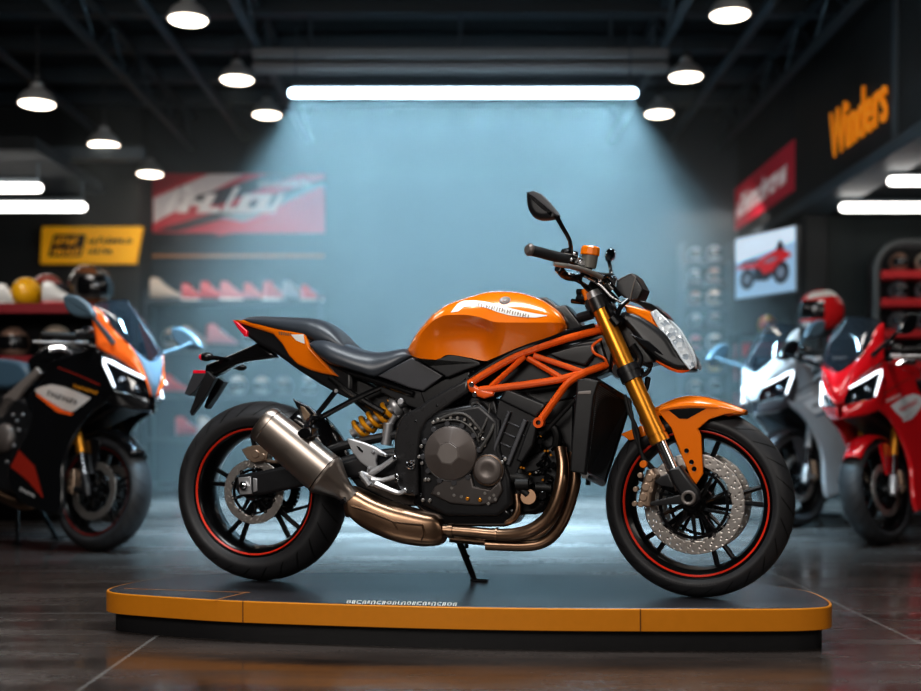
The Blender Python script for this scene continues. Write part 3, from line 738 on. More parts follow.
mb = MB(); B.pr(mb, [(577,379.5),(587,378),(598.5,381),(594,396),(590,430),(585,474.5),(570,471.5),(571.5,440)], .12, .165, .006); tk = build(mb, 'radiator_tank', BLACKP, core)
mb = MB()
for a, b in ((TM,TR),(TR,BR),(BR,BM)): tube(mb, [a+nrm*.006, b+nrm*.006], .013, 8, 1)
build(mb, 'radiator_frame', BLACKG, core); mb = MB(); B.T(mb, [(588.5,478,-.02),(588,485,-.02)], .008, sm=1); build(mb, 'radiator_mount', BLACKG, core)
mb = MB(); B.pr(mb, [(578,391.5),(591,390.5),(590.5,394.5),(577.5,394.5)], .163, .168, .002); build(mb, 'painted_tank_highlight', COVER_L, core)  # pale strip stands in for the highlight on the radiator tank

# ---- front assembly (turned slightly to the rider's right)
fl = MB(); w = .108
FF.T(fl, [(598.5,304,w),(660,441,w)], .0280, sm=1, n=28)
fork = fpart(build(fl, 'fork_leg', GOLD, moto))
def axis_ring(mb, t, r0, r1, ln, ww):
    a = FF.P(598.5,304,ww); b = FF.P(660,441,ww); ax = (b-a).normalized()
    lathe(mb, [(r0,-ln/2),(r1,-ln/2),(r1,ln/2),(r0,ln/2)], a+(b-a)*t, ax, 28, loop=True)
mb = MB(); axis_ring(mb, .93, .02, .0305, .02, w); axis_ring(mb, .985, .02, .0315, .022, w); build(mb, 'fork_seal', GOLD, fork)
mb = MB(); FF.T(mb, [(658,437,w),(681,489,w)], .0185, sm=1, n=24); build(mb, 'fork_slider', CHROME, fork)
mb = MB(); FF.pr(mb, [(667.5,470.5),(679.5,465.5),(690,480),(697.5,490),(699.5,500),(692,507),(683,504),(679,494),(672,483)], .095, .135, .01); FF.pr(mb, [(668,473),(675,488),(660,486),(653,481)], .098, .118, .004); FF.pr(mb, [(682,494),(686,504),(650,506),(647,502.5)], .098, .118, .004); fa = build(mb, 'axle_clamp', BLACKP, fork)
mb = MB(); q = FF.P(688.6,497.8,.137); lathe(mb, [(.012,-.006),(.0235,-.006),(.0225,.006),(.019,.008),(.0135,.006)], q, (0,-1,0), 28, loop=True); build(mb, 'axle_ring', COVER_L, fork); mb = MB(); cyl(mb, q, (0,-1,0), .012, .003, 20); build(mb, 'axle_end', BLACKG, fork)
mb = MB(); a = FF.P(598.5,304,-w); b = FF.P(660,441,-w); tube(mb, [a, b], .0280, 24, 1); f2 = fpart(build(mb, 'fork_leg', GOLD, moto))
c = b+(b-a)*.36; mb = MB(); tube(mb, [b, c], .0185, 20, 1); build(mb, 'fork_slider', CHROME, f2); mb = MB(); box(mb, Vector((0, w, .31)), (.06,.04,.10), bev=.01); box(mb, Vector((-.09, w, .30)), (.1,.02,.03), bev=.005); build(mb, 'axle_clamp', BLACKP, f2)
# clamps
mb = MB()
axis_ring(mb, .51, .02, .035, .05, w); axis_ring(mb, .51, .02, .035, .05, -w); axis_ring(mb, .49, .02, .037, .012, w)
a = FF.P(598.5,304,w); b = FF.P(660,441,w); m_ = a+(b-a)*.51
tube(mb, [m_+Vector((-.03,0,.01)), Vector((m_.x-.055, 0, m_.z+.01)), Vector((m_.x-.03, w, m_.z+.01))], .026, 12, 3)
mb_low = mb; mb = MB(); axis_ring(mb, .0, .02, .032, .042, w); axis_ring(mb, .0, .02, .032, .042, -w); tube(mb, [a+Vector((-.02,0,0)), Vector((a.x-.05,0,a.z+.01)), Vector((a.x-.02, w, a.z))], .024, 12, 3)
FF.T(mb, [(579,318,.1),(592,314,.11)], .016, sm=1)
clamp = fpart(build(mb, 'fork_clamp', BLACKP, moto)); fpart(build(mb_low, 'fork_clamp', BLACKP, moto))
mb = MB()
for s in (1,-1):
    p = FF.P(592.5,291.5,w*s); ax = (b-a).normalized(); tube(mb, [p, p-ax*-.03], [.021,.0255], 20, 1)
pieces(mb, 'fork_cap', SILVER, clamp); mb = MB(); FF.T(mb, [(584,289.5,.1),(587.5,300,.1)], .0095, sm=1); build(mb, 'preload_adjuster', ORANGE, clamp)
mb = MB(); FF.T(mb, [(577,298,.1),(584,300,.1)], .013, sm=1); FF.T(mb, [(577,292,.1),(582,292,.1)], .01, sm=1); FF.T(mb, [(572,301,.08),(590,303,.1)], .008, sm=1); build(mb, 'ignition_lock', BLACKG, clamp)
# caliper
mb = MB(); FF.pr(mb, [(647.5,470),(652,468.5),(656,475),(654,487),(651.5,496),(650,507.5),(637,505.5),(638.5,496),(641,485),(644,476)], .05, .122, .01)
for x, y, r_ in ((649.5,478,.012),(646,487,.013),(643.5,497,.013),(641,504,.010)): cyl(mb, FF.P(x, y, .12), (0,-1,0), r_, .008, 18)
for x, y in ((641.5,475),(655,476),(637,489),(636,503.5),(652,490)): cyl(mb, FF.P(x, y, .105), (0,-1,0), .0085, .022, 12)
cal = build(mb, 'brake_caliper', CALIPER, fork); mb = MB(); cyl(mb, FF.P(644.5,464,.10), (0,-1,0), .012, .02, 14); build(mb, 'caliper_banjo', AMBER, cal)
mb = MB(); FF.T(mb, [(645,465,.10),(640,450,.1),(634,432,.1),(632,415,.1),(628,398,.09)], .005); FF.T(mb, [(651,468,.09),(641,452,.1),(637,430,.1),(629,412,.1),(625,395,.09)], .0065); pieces(mb, 'brake_hose', HOSE, fork)
mb = MB(); FF.pr(mb, [(646,470),(654,468),(653,486),(651,503),(640,503),(642,485)], -.122, -.05, .01); build(mb, 'brake_caliper', CALIPER, f2)
# front fender
mb = MB(); WC = Vector((0, 0, .30)); rows = []
NA_, NW = 30, 12
for i in range(NA_+1):
    t = i/NA_; a = R(62+(124-62)*t)
    hwid = .058+.012*math.sin(t*PI) if t > .12 else .030+.034*(t/.12)**.6
    R0 = .327+.012*math.exp(-((t-.55)/.22)**2)
    row = []
    for j in range(NW+1):
        u = -1+2*j/NW; drop = abs(u)**3*(.03+.01*math.sin(t*PI))*(1 if t > .1 else .4+6*t)
        row.append(WC+Vector((math.cos(a)*(R0-drop), -u*hwid*1.12, math.sin(a)*(R0-drop))))
    rows.append(row)
k = NW+1
mb.add([p for r_ in rows for p in r_], [(i*k+j, i*k+j+1, (i+1)*k+j+1, (i+1)*k+j) for i in range(NA_) for j in range(NW)])
fen = fpart(build(mb, 'front_fender', ORANGE, moto, solid=.005))
leg = [(657.5,411),(668,407),(680,404.5),(692,403.2),(717,405),(735,408.8),(744,412.2),(725,414.5),(709,419.5),(698,429),(701,435),(703,474),(696,484.5),(690,477),(680,452),(671,428)]
for s in (1, -1):
    mb = MB(); FF.pr(mb, leg, .072*s, .086*s, .004, 3); fs_ = build(mb, 'fender_bracket', ORANGE, fen)
    if s > 0:
        mb = MB()
        for x, y in ((686.6,450.7),(691.5,462),(694.2,468.9)): lathe(mb, [(0,.0005),(.0065,.0005),(.0075,.0015),(.0075,-.002)], FF.P(x,y,.0865), (0,-1,0), 16)
        build(mb, 'fender_hole', BLACKG, fs_)
mb = MB(); FF.pr(mb, [(668,409.8),(690,408.2),(707,408.2),(698,413),(687,419),(679,418.5)], .074, .0872, .001); build(mb, 'fender_vent', BLACKG, fen)
mb = MB(); FF.T(mb, [(660,410.5,.083),(670,407.8,.083),(690,405.5,.083),(716,407.2,.08),(735,410.5,.07)], [.006,.0085,.0095,.0085,.004], sm=3, n=8); build(mb, 'fender_rib', ORANGE, fen)
mb = MB(); FF.pr(mb, [(620.5,434),(630,430),(643,425),(646,435.5),(637,439),(629,440.6)], -.066, .066, .005); build(mb, 'fender_rear', ORANGE, fen)

# headlight
hwf = lambda u: 1.0-.55*max(0, u-.35)**1.5
mb = MB(); FF.pr(mb, [(618,316),(626,311),(640,316),(661.2,330.7),(670,340.5),(676.4,351.2),(682.5,360.5),(690,369.5),(681,371),(672,369.2),(656,360.3),(645,350),(634,336)], -.10, .10, .02, 4, 2, wf=hwf)
hl = fpart(build(mb, 'headlight_shell', BLACKP, moto))
mb = MB(); FF.pr(mb, [(629,333),(648,341),(664,354),(678,365),(672,367),(656,358),(640,346)], .085, .106, .008, wf=hwf); build(mb, 'shell_blade', BLACKG, hl)
mb = MB(); FF.pr(mb, [(622.4,303.6),(634,306),(646,309.6),(651.5,312),(653.5,320.8),(661.8,331),(645,322.5),(626.2,312.8)], -.098, .098, .012, 4, wf=lambda u: 1-.28*u); build(mb, 'headlight_cowl', ORANGE, hl)
mb = MB(); FF.T(mb, [(656,361,.085),(672,369.3,.075),(682,371.3,.065),(690,369.5,.055)], [.003,.005,.0055,.003], sm=2, n=8); build(mb, 'shell_lip', ORANGE_F, hl)
# lens: doubly curved glass face
rows = []
inn = [(651,312),(655,319.5),(660.5,329),(669,339.5),(676.5,350),(682.5,359.5),(690.5,369.5)]
out = [(657,312.3),(667,319.5),(677,328.6),(684.5,340),(690.5,351),(694.5,362),(694.5,369)]
for (a, b) in zip(inn, out):
    pa = FF.P(a[0], a[1], .072); pb = FF.P(b[0], b[1], .02); pa2 = Vector((pa.x, -pa.y, pa.z)); pb2 = Vector((pb.x, -pb.y, pb.z))
    mid = Vector((pb.x+.004, 0, pb.z+.004)); q1 = (pa+pb)/2+Vector((.010,-.010,.008)); q2 = Vector((q1.x, -q1.y, q1.z))
    rows.append([pa, q1, pb, mid, pb2, q2, pa2])
cl = [catmull(r_, 3) for r_ in rows]; cl = [list(x) for x in zip(*[catmull([r_[j] for r_ in cl], 3) for j in range(len(cl[0]))])]
nn_ = len(cl[0]); mb = MB(); mb.add([p for r_ in cl for p in r_], [(i*nn_+j, i*nn_+j+1, (i+1)*nn_+j+1, (i+1)*nn_+j) for i in range(len(cl)-1) for j in range(nn_-1)])
lens_m = mat('lens facets', (206, 214, 222), .12, .35, 1., .0)
_nt = lens_m.node_tree; _b = _nt.nodes['Principled BSDF']; _v = _nt.nodes.new('ShaderNodeTexVoronoi'); _v.inputs['Scale'].default_value = 62; _tc = _nt.nodes.new('ShaderNodeTexCoord'); _nt.links.new(_tc.outputs['Object'], _v.inputs['Vector'])
_cr = _nt.nodes.new('ShaderNodeValToRGB'); _cr.color_ramp.elements[0].color = (.42,.47,.52,1); _cr.color_ramp.elements[1].color = (.92,.95,.97,1); _cr.color_ramp.elements[0].position = .15; _cr.color_ramp.elements[1].position = .7
_sp = _nt.nodes.new('ShaderNodeSeparateColor'); _nt.links.new(_v.outputs['Color'], _sp.inputs[0]); _nt.links.new(_sp.outputs[0], _cr.inputs[0]); _nt.links.new(_cr.outputs[0], _b.inputs['Base Color'])
_bp = _nt.nodes.new('ShaderNodeBump'); _bp.inputs['Strength'].default_value = .35; _bp.inputs['Distance'].default_value = .01; _nt.links.new(_v.outputs['Distance'], _bp.inputs['Height']); _nt.links.new(_bp.outputs[0], _b.inputs['Normal'])
ln = build(mb, 'headlight_lens', lens_m, hl, sharp=80)
mb = MB(); tube(mb, [r_[0] for r_ in cl], .0035, 8, 1); tube(mb, [FF.P(x, y, .02)+Vector((.003,0,.002)) for x, y in out], .0035, 8, 3); build(mb, 'lens_rim', mat('clear rim', (225,230,235), .15, .2, .8), ln)
mb = MB(); FF.pr(mb, [(634,301.5),(641,300.2),(652,304),(662,311.5),(671.5,320),(666,318),(655,312),(645,309)], -.055, .055, .004, wf=lambda u: 1-.5*u); build(mb, 'flyscreen', BLACKG, hl)
# instrument
mb = MB(); FF.pr(mb, [(616.5,280),(623,276.5),(630.8,272.6),(636,276.4),(639,282),(643,288.9),(641,295),(638,300.5),(630,301.2),(622,296),(615.4,288.9)], -.04, .055, .006); ins = fpart(build(mb, 'instrument_panel', BLACKP, moto))
mb = MB(); FF.pr(mb, [(635.5,278),(642,289),(637.5,299),(630.5,299.8),(633,289)], .05, .058, .002); build(mb, 'instrument_cover', BLACKG, ins)
mb = MB(); FF.T(mb, [(618,280,.055),(624,276.8,.055),(630.8,273.4,.055),(635.8,277,.055),(632.5,289,.057),(630,300,.055)], .0022, sm=1); build(mb, 'painted_edge_highlight', COVER_L, ins)  # pale bead paints in the lit top edge and slash of the panel

# handlebar
mb = MB(); hp = [(528,249.5,.37),(567,259.5,.25),(585,268,.17),(597,281,.08),(600,284,0.)]
pp = [FF.P(*p) for p in hp]; full = pp+[Vector((p.x, -p.y, p.z)) for p in pp[:-1]][::-1]
tube(mb, full, .0105, 12, 4); hb = fpart(build(mb, 'handlebar', BLACKG, moto))
for s in (1, -1):
    sgn = lambda v: Vector((v.x, v.y*s, v.z))
    mb = MB(); tube(mb, [sgn(pp[0]+(pp[1]-pp[0])*.08), sgn(pp[1])], .0165, 16, 1); gm = mat('grip rubber', (34,34,36), .65, 0, 0, .15, 260, bump=.6); build(mb, 'grip', gm, hb)
    mb = MB(); tube(mb, [sgn(pp[0]+(pp[1]-pp[0])*-.03), sgn(pp[0]+(pp[1]-pp[0])*.02), sgn(pp[0]+(pp[1]-pp[0])*.07), sgn(pp[0]+(pp[1]-pp[0])*.09)], [.014,.0195,.0195,.015], 18, 1); build(mb, 'bar_end', COVER, hb)
mb = MB(); FF.T(mb, [(554,264,.33),(570,266.5,.29),(588,271.5,.22),(601,277.5,.17)], [.0065,.0075,.0085,.008], sm=3, n=10, flat=1.3); build(mb, 'brake_lever', mat('lever alloy', (196,190,182), .3, .8), hb)
mb = MB()
FF.T(mb, [(562,254,.25),(576,257,.22)], .017, sm=1, n=14); FF.T(mb, [(565,252,.24),(572,250.5,.23)], .011, sm=1); FF.T(mb, [(572,262,.22),(590,267,.18)], .02, sm=2); FF.T(mb, [(558,268,.24),(566,276,.2),(580,278,.15)], .013)
FF.T(mb, [(580,272,.15),(600,278,.12),(612,290,.1)], .014); FF.T(mb, [(563,269,.25),(560,273,.24)], .008, sm=1); FF.T(mb, [(590,284,.1),(604,290,.1),(616,301,.1)], .012); FF.T(mb, [(596,276,.16),(608,281,.12),(620,296,.09)], .007)
FF.T(mb, [(570,277,.19),(585,285,.12),(597,294,.1),(604,312,.09),(612,330,.06)], .006); FF.T(mb, [(578,279,.17),(590,292,.12),(603,300,.12),(617,312,.08)], .0055); FF.T(mb, [(605,300,.11),(612,314,.12),(622,322,.1)], .015)
FF.T(mb, [(615,322,.12),(620,308,.12),(628,300,.1)], .008); FF.T(mb, [(612,318,.12),(618,325,.12)], .016, sm=1)
build(mb, 'switch_gear', BLACKG, hb)
mb = MB(); bolts(mb, [FF.P(x, y, ww) for x, y, ww in ((574,254,.245),(580,262,.23),(586,272,.2),(592,275,.18),(604,284,.13),(571,259.5,.26),(600,281,.16),(577,270,.22),(610,284,.12))], None, .005, .006); FF.T(mb, [(600,279,.16),(607,276,.13),(613,281,.11)], .006); FF.T(mb, [(584,276,.17),(600,285,.14),(612,297,.12),(624,304,.1)], .0045); pieces(mb, 'fastener', CHROME, hb)
mb = MB(); q = FF.P(589.5,258.5,.19); tube(mb, [FF.P(589,268,.19), FF.P(589.3,264,.19), FF.P(590,255,.19)], [.022,.0235,.0265], 24, 1); rs = build(mb, 'fluid_reservoir', mat('reservoir grey', (126,124,118), .4, .3), hb)
mb = MB(); lathe(mb, [(0,0),(.029,0),(.0305,.003),(.0295,.024),(.026,.028),(0,.028)], FF.P(589.8,255.5,.19), (.12,0,1), 12); build(mb, 'reservoir_cap', ORANGE, rs, sharp=25)
# mirrors
mb = MB(); FF.T(mb, [(556,215.5,.33),(563,228,.31),(569.8,240.5,.28),(571,252,.245)], [.0075,.0065,.0065,.0075], sm=2); ms = build(mb, 'mirror_stalk', BLACKG, hb)
mo = [(525.2,192),(528.5,190.3),(533.5,190.4),(540.4,193.5),(548,201.3),(554,209),(558.2,214.4),(556,217.3),(551,219),(540.4,220),(532.8,217.2),(528.5,212.5),(526,206.5),(524.8,198)]
mb = MB(); FF.pr(mb, mo, .29, .335, .022, 5, 2); build(mb, 'mirror_head', BLACKP, ms)
mb = MB(); mc = [(525.6,192.2),(533,190.3),(541,193.6),(549,202),(558.2,214.6),(556.8,216.6),(546,208),(534,198)]; FF.pr(mb, mc, .325, .339, .004); build(mb, 'mirror_ridge', DARKP, ms)
mb = MB(); FF.T(mb, [(609,262,-.30),(611,272,-.28),(609,280,-.22)], .0065, sm=2); ms2 = build(mb, 'mirror_stalk', BLACKG, hb)
mb = MB(); ellip(mb, FF.P(610.3,255.5,-.30), (.013,.05,.026), rot=Matrix.Rotation(R(20), 3, 'Y')); build(mb, 'mirror_head', MIRROR, ms2)
# under the headlight
mb = MB(); FF.T(mb, [(630,368,.09),(640,362,.07),(652,366,.05)], .009); FF.T(mb, [(638,378,.08),(648,372,.05),(651,362,.04)], .007); FF.T(mb, [(632,345,.08),(640,358,.07),(636,370,.09)], .012); FF.T(mb, [(636,388,.08),(645,390,.05),(648,378,.03)], .009); FF.T(mb, [(612,340,.06),(624,352,.06),(634,362,.06)], .014); FF.pr(mb, [(612,318),(632,322),(645,348),(655,362),(640,366),(628,352)], -.07, .07, .01)
fpart(build(mb, 'headlight_bracket', BLACKP, moto))
# ------------------------------------------------------------------ display platform
def W(px, py, Y): return Vector(((px-CX)/F*Y, Y, H-(py-HY)/F*Y))
foot = [(-1.14,3.92),(-.94,3.82),(-.676,3.728),(-.18,3.63),(.18,3.586),(.535,3.569),(.90,3.569),(1.05,3.585),(1.125,3.64),(1.155,3.80),(1.13,3.99),(.96,4.19),(.6,4.34),(0,4.42),(-.6,4.45),(-.92,4.41),(-1.10,4.24),(-1.175,4.05)]
foot = [(p.x, p.y) for p in catmull([(x, y, 0) for x, y in foot], 5, True)]
pc = (0., 4.0)
def ring(z, s=0.):
    out = []; n = len(foot)
    for i in range(n):
        a = Vector(foot[i-1]); c = Vector(foot[(i+1) % n]); d = (c-a).normalized(); nr = Vector((d.y, -d.x))
        out.append(Vector((foot[i][0]+nr.x*s-pc[0], foot[i][1]+nr.y*s-pc[1], z)))
    return out
plat = thing('display_platform', 'low black display platform with a gold edge band under the orange motorcycle', 'platform', (pc[0], pc[1], 0))
def deckmat():
    m = mat('deck laminate', (58, 58, 62), .26, 0, 0, .08, 14); return m
mb = MB(); loft(mb, [ring(ZP-.02, -.01), ring(ZP-.003, -.008), ring(ZP, -.012)]); build(mb, 'deck', deckmat(), plat)
mb = MB(); loft(mb, [ring(.062, -.012), ring(.062, -.002), ring(.064, 0), ring(ZP-.004, 0), ring(ZP-.0015, -.002), ring(ZP-.0015, -.0085), ring(ZP-.02,-.0085)], cap=False); build(mb, 'edge_band', mat('gold band', (226, 144, 30), .42, .15, .2, .05), plat)
mb = MB(); loft(mb, [ring(.0, -.03), ring(.066, -.03)]); build(mb, 'plinth', mat('plinth black', (26, 26, 28), .5, 0, 0, .1), plat)
for x in (-.672, .535):
    j = min(range(len(foot)), key=lambda i: abs(foot[i][0]-x)+(10 if foot[i][1] > 4 else 0))
    mb = MB(); box(mb, (foot[j][0]-pc[0], foot[j][1]-pc[1]+.0015, .097), (.0025, .008, .066)); build(mb, 'band_joint', mat('joint brown', (110, 66, 14), .6), plat)  # thin darker brown strip at each joint of the band
mb = MB(); a = W(120, 588.2, 0) if False else None
def dk(px, py): Y = (H-ZP)*F/(py-HY); return Vector(((px-CX)/F*Y-pc[0], Y-pc[1], ZP+.0006))
def dstrip(mb, pts, th):
    for (x0, y0), (x1, y1) in zip(pts, pts[1:]):
        a, b = dk(x0, y0), dk(x1, y1); d = (b-a).normalized(); n = Vector((-d.y, d.x, 0))*th
        mb.add([a-n, b-n, b+n, a+n], [(0,1,2,3)])
mb = MB(); dstrip(mb, [(124,588.6),(250,592.6)], .004); dstrip(mb, [(214,600.2),(246,592.6)], .003); build(mb, 'deck_inlay', mat('inlay gold', (190, 122, 50), .4), plat, smooth=False)
mb = MB(); x = 346.; k = 0
while x < 455:
    wd = [4.2, 3.2, 4.8, 3.6, 2.4, 4.4][k % 6]; y0 = 600.2+(x-346)*.022
    def qd(xa, xb, ya, yb): mb.add([dk(xa+1.2*(603.9-yb)/4, yb), dk(xb+1.2*(603.9-yb)/4, yb), dk(xb+1.2*(603.9-ya)/4, ya), dk(xa+1.2*(603.9-ya)/4, ya)], [(0,1,2,3)])
    qd(x, x+1.3, y0, y0+3.6)
    if k % 3 != 1: qd(x, x+wd, y0, y0+.8)
    if k % 2 == 0: qd(x, x+wd, y0+2.8, y0+3.6)
    if k % 4 != 2: qd(x+wd-1.3, x+wd, y0, y0+3.6)
    x += wd+1.3; k += 1
build(mb, 'deck_lettering', WHITE, plat, smooth=False)

# ------------------------------------------------------------------ room
def floor_mat():
    m = bpy.data.materials.new('polished dark tile'); m.use_nodes = True; nt = m.node_tree; b = nt.nodes['Principled BSDF']
    tc = nt.nodes.new('ShaderNodeTexCoord')
    def N(t, **k):
        n = nt.nodes.new(t)
        for a, v in k.items(): setattr(n, a, v)
        return n
    sp = N('ShaderNodeSeparateXYZ'); nt.links.new(tc.outputs['Object'], sp.inputs[0])
    def M(op, a, c=None):
        n = N('ShaderNodeMath', operation=op)
        for i, v in enumerate((a, c)):
            if v is None: continue
            if isinstance(v, (int, float)): n.inputs[i].default_value = v
            else: nt.links.new(v, n.inputs[i])
        return n.outputs[0]
    def seam(s, off, per, w):
        f = M('FRACT', M('DIVIDE', M('SUBTRACT', s, off), per)); return M('LESS_THAN', M('ABSOLUTE', M('SUBTRACT', f, .5)), w/per)
    sx = seam(sp.outputs[0], -.975-1.2, 2.4, .006); sy = seam(sp.outputs[1], 4.31-1.2, 2.4, .006)
    sm = M('MAXIMUM', sx, sy)
    n1 = N('ShaderNodeTexNoise'); n1.inputs['Scale'].default_value = 1.6; n1.inputs['Detail'].default_value = 6; n1.inputs['Roughness'].default_value = .65
    mp = N('ShaderNodeMapping'); mp.inputs['Scale'].default_value = (.55, 1.6, 1); nt.links.new(tc.outputs['Object'], mp.inputs[0]); nt.links.new(mp.outputs[0], n1.inputs['Vector'])
    n2 = N('ShaderNodeTexNoise'); n2.inputs['Scale'].default_value = 26; n2.inputs['Detail'].default_value = 4; nt.links.new(tc.outputs['Object'], n2.inputs['Vector'])
    cr = N('ShaderNodeValToRGB'); cr.color_ramp.elements[0].color = (.024,.019,.017,1); cr.color_ramp.elements[1].color = (.085,.070,.064,1); cr.color_ramp.elements[0].position = .3; cr.color_ramp.elements[1].position = .72
    nt.links.new(n1.outputs['Fac'], cr.inputs[0])
    mx = N('ShaderNodeMix', data_type='RGBA'); nt.links.new(sm, mx.inputs[0]); nt.links.new(cr.outputs[0], mx.inputs[6]); mx.inputs[7].default_value = (.17,.165,.16,1)
    nt.links.new(mx.outputs[2], b.inputs['Base Color'])
    ad = M('ADD', M('MULTIPLY', n1.outputs['Fac'], .16), M('MULTIPLY', n2.outputs['Fac'], .08)); n3 = N('ShaderNodeTexNoise'); n3.inputs['Scale'].default_value = 2.2; n3.inputs['Detail'].default_value = 5; mp3 = N('ShaderNodeMapping'); mp3.inputs['Scale'].default_value = (.35, 2.6, 1); nt.links.new(tc.outputs['Object'], mp3.inputs[0]); nt.links.new(mp3.outputs[0], n3.inputs['Vector'])
    r3 = N('ShaderNodeMapRange'); r3.inputs[1].default_value = .35; r3.inputs[2].default_value = .68; r3.inputs[3].default_value = 0; r3.inputs[4].default_value = .20; nt.links.new(n3.outputs['Fac'], r3.inputs[0])
    nt.links.new(M('ADD', M('ADD', ad, r3.outputs[0]), .015), b.inputs['Roughness'])
    bp = N('ShaderNodeBump'); bp.inputs['Strength'].default_value = .10; bp.inputs['Distance'].default_value = .003
    nt.links.new(M('ADD', n2.outputs['Fac'], M('MULTIPLY', n1.outputs['Fac'], 2.)), bp.inputs['Height']); nt.links.new(bp.outputs[0], b.inputs['Normal'])
    b.inputs['Specular IOR Level'].default_value = .7
    return m
def struct(nm, mb, m, **k):
    o = build(mb, nm, m, **k); o['kind'] = 'structure'; return o
WALL = mat('charcoal wall', (26, 30, 34), .75, 0, 0, .12, 3)
WALLD = mat('dark wall', (30, 35, 38), .8, 0, 0, .12, 3)
STEEL = mat('dark steel', (60, 68, 74), .5, .3, 0, .1, 8)
CEIL = mat('ceiling black', (12, 15, 18), .85, 0, 0, .15, 2)
BY = 14.0; CZ = 4.4
mb = MB(); box(mb, (0, 5.5, -.05), (13, 19, .1)); struct('floor', mb, floor_mat())
mb = MB(); box(mb, (0, BY+.1, 2.25), (13, .2, 4.5)); struct('wall_back', mb, WALL)
mb = MB(); box(mb, (-5.1, 13.7, 2.25), (3.0, .6, 4.5)); struct('wall_back_left', mb, mat('grey wall', (40, 39, 38), .8, 0, 0, .08, 3))
mb = MB(); box(mb, (-6.55, 5.5, 2.25), (.1, 19, 4.5)); struct('wall_left', mb, WALLD)
mb = MB(); box(mb, (6.55, 5.5, 2.25), (.1, 19, 4.5)); struct('wall_right', mb, WALLD)
mb = MB(); box(mb, (0, -4.0, 2.25), (13, .1, 4.5)); struct('wall_front', mb, WALLD)
mb = MB(); box(mb, (0, 5.5, CZ+.05), (13, 19, .1)); struct('ceiling', mb, CEIL)
# shop front on the right: fascia, lintel and inner wall
mb = MB(); box(mb, (3.35, 10.2, 3.56), (.26, 7.5, 1.68)); struct('wall_fascia', mb, mat('fascia black', (20, 21, 22), .7, 0, 0, .1, 4))
mb = MB(); box(mb, (3.31, 10.2, 2.70), (.36, 7.5, .10), bev=.01); struct('trim_1', mb, STEEL)
mb = MB(); box(mb, (3.205, 8.82, 3.56), (.05, .09, 1.6), bev=.008); struct('trim_2', mb, STEEL)
mb = MB(); box(mb, (5.0, 11.55, 1.33), (3.0, .2, 2.66)); struct('wall_shop', mb, mat('green grey wall', (46, 52, 52), .8, 0, 0, .08, 3))
mb = MB(); box(mb, (3.36, 11.5, 1.33), (.22, .34, 2.66), bev=.01); struct('trim_3', mb, mat('pillar black', (24, 26, 28), .6))
mb = MB(); box(mb, (5.0, 9.3, 2.83), (3.0, 4.6, .12)); struct('ceiling_shop', mb, CEIL)
# left bay ceiling with a slanted bulkhead
mb = MB(); box(mb, (-4.9, 10.2, 2.86), (3.2, 1.8, .1)); struct('ceiling_bay', mb, CEIL)
# roof steel
tn = 4
def truss(x, z, y0, y1):
    global tn
    mb = MB(); box(mb, (x, (y0+y1)/2, z+.17), (.07, y1-y0, .05)); box(mb, (x, (y0+y1)/2, z-.17), (.07, y1-y0, .05))
    n = int((y1-y0)/.45)
    for k in range(n):
        ya = y0+(y1-y0)*k/n; yb = y0+(y1-y0)*(k+1)/n; s = 1 if k % 2 else -1
        tube(mb, [(x, ya, z+.16*s), (x, yb, z-.16*s)], .016, 6, 1)
    struct('trim_%d' % tn, mb, STEEL); tn += 1
for x in (-3.1, 3.0): truss(x, 4.05, 6.5, 13.9)
for x in (-1.75, 1.75): truss(x, 4.12, 6.5, 13.9)
for y in (9.4, 10.4, 11.4, 12.4, 13.3):
    mb = MB(); box(mb, (0, y, 4.30), (12.6, .09, .14)); box(mb, (0, y, 4.22), (12.6, .16, .02)); struct('trim_%d' % tn, mb, STEEL); tn += 1
for x, z in ((-2.5, 4.0), (-4.0, 3.9), (2.45, 4.0)):
    mb = MB(); tube(mb, [(x, 6, z), (x, 13.9, z)], .045, 12, 1); struct('trim_%d' % tn, mb, STEEL); tn += 1
mb = MB(); box(mb, (-4.6, 11.0, 3.15), (3.4, .12, .12)); struct('trim_%d' % tn, mb, STEEL); tn += 1

# lamps
EM_W = mat('lamp glow', (255, 246, 232), .5, 0, 0, 0, emit=(255, 238, 218), estr=7)
EM_T = mat('tube glow', (255, 252, 248), .5, 0, 0, 0, emit=(255, 250, 244), estr=4.5)
EM_B = mat('blue tube glow', (220, 240, 255), .5, 0, 0, 0, emit=(206, 234, 255), estr=12)
SHADE = mat('lamp shade', (150, 150, 150), .45, .3, 0, .05)
def lamp_mesh():
    t = thing('pendant_lamp', None, 'lamp')
    mb = MB(); lathe(mb, [(.150,0),(.150,.012),(.145,.03),(.120,.075),(.085,.105),(.055,.12),(.05,.16),(.03,.17),(0,.17)], (0,0,0), (0,0,1), 32); sh = build(mb, 'lamp_shade', SHADE, t)
    mb = MB(); lathe(mb, [(0,-.028),(.08,-.024),(.125,-.012),(.141,.004),(.141,.012),(0,.012)], (0,0,0), (0,0,1), 32); build(mb, 'diffuser', EM_W, sh)
    mb = MB(); cyl(mb, (0,0,.165), (0,0,1), .022, .06); tube(mb, [(0,0,.2),(0,0,.62)], .008, 8, 1); build(mb, 'hanger', BLACKP, t)
    return t
def clone(o, parent=None):
    c = o.copy(); COL.objects.link(c)
    if parent: c.parent = parent
    for ch in list(o.children): clone(ch, c)
    return c
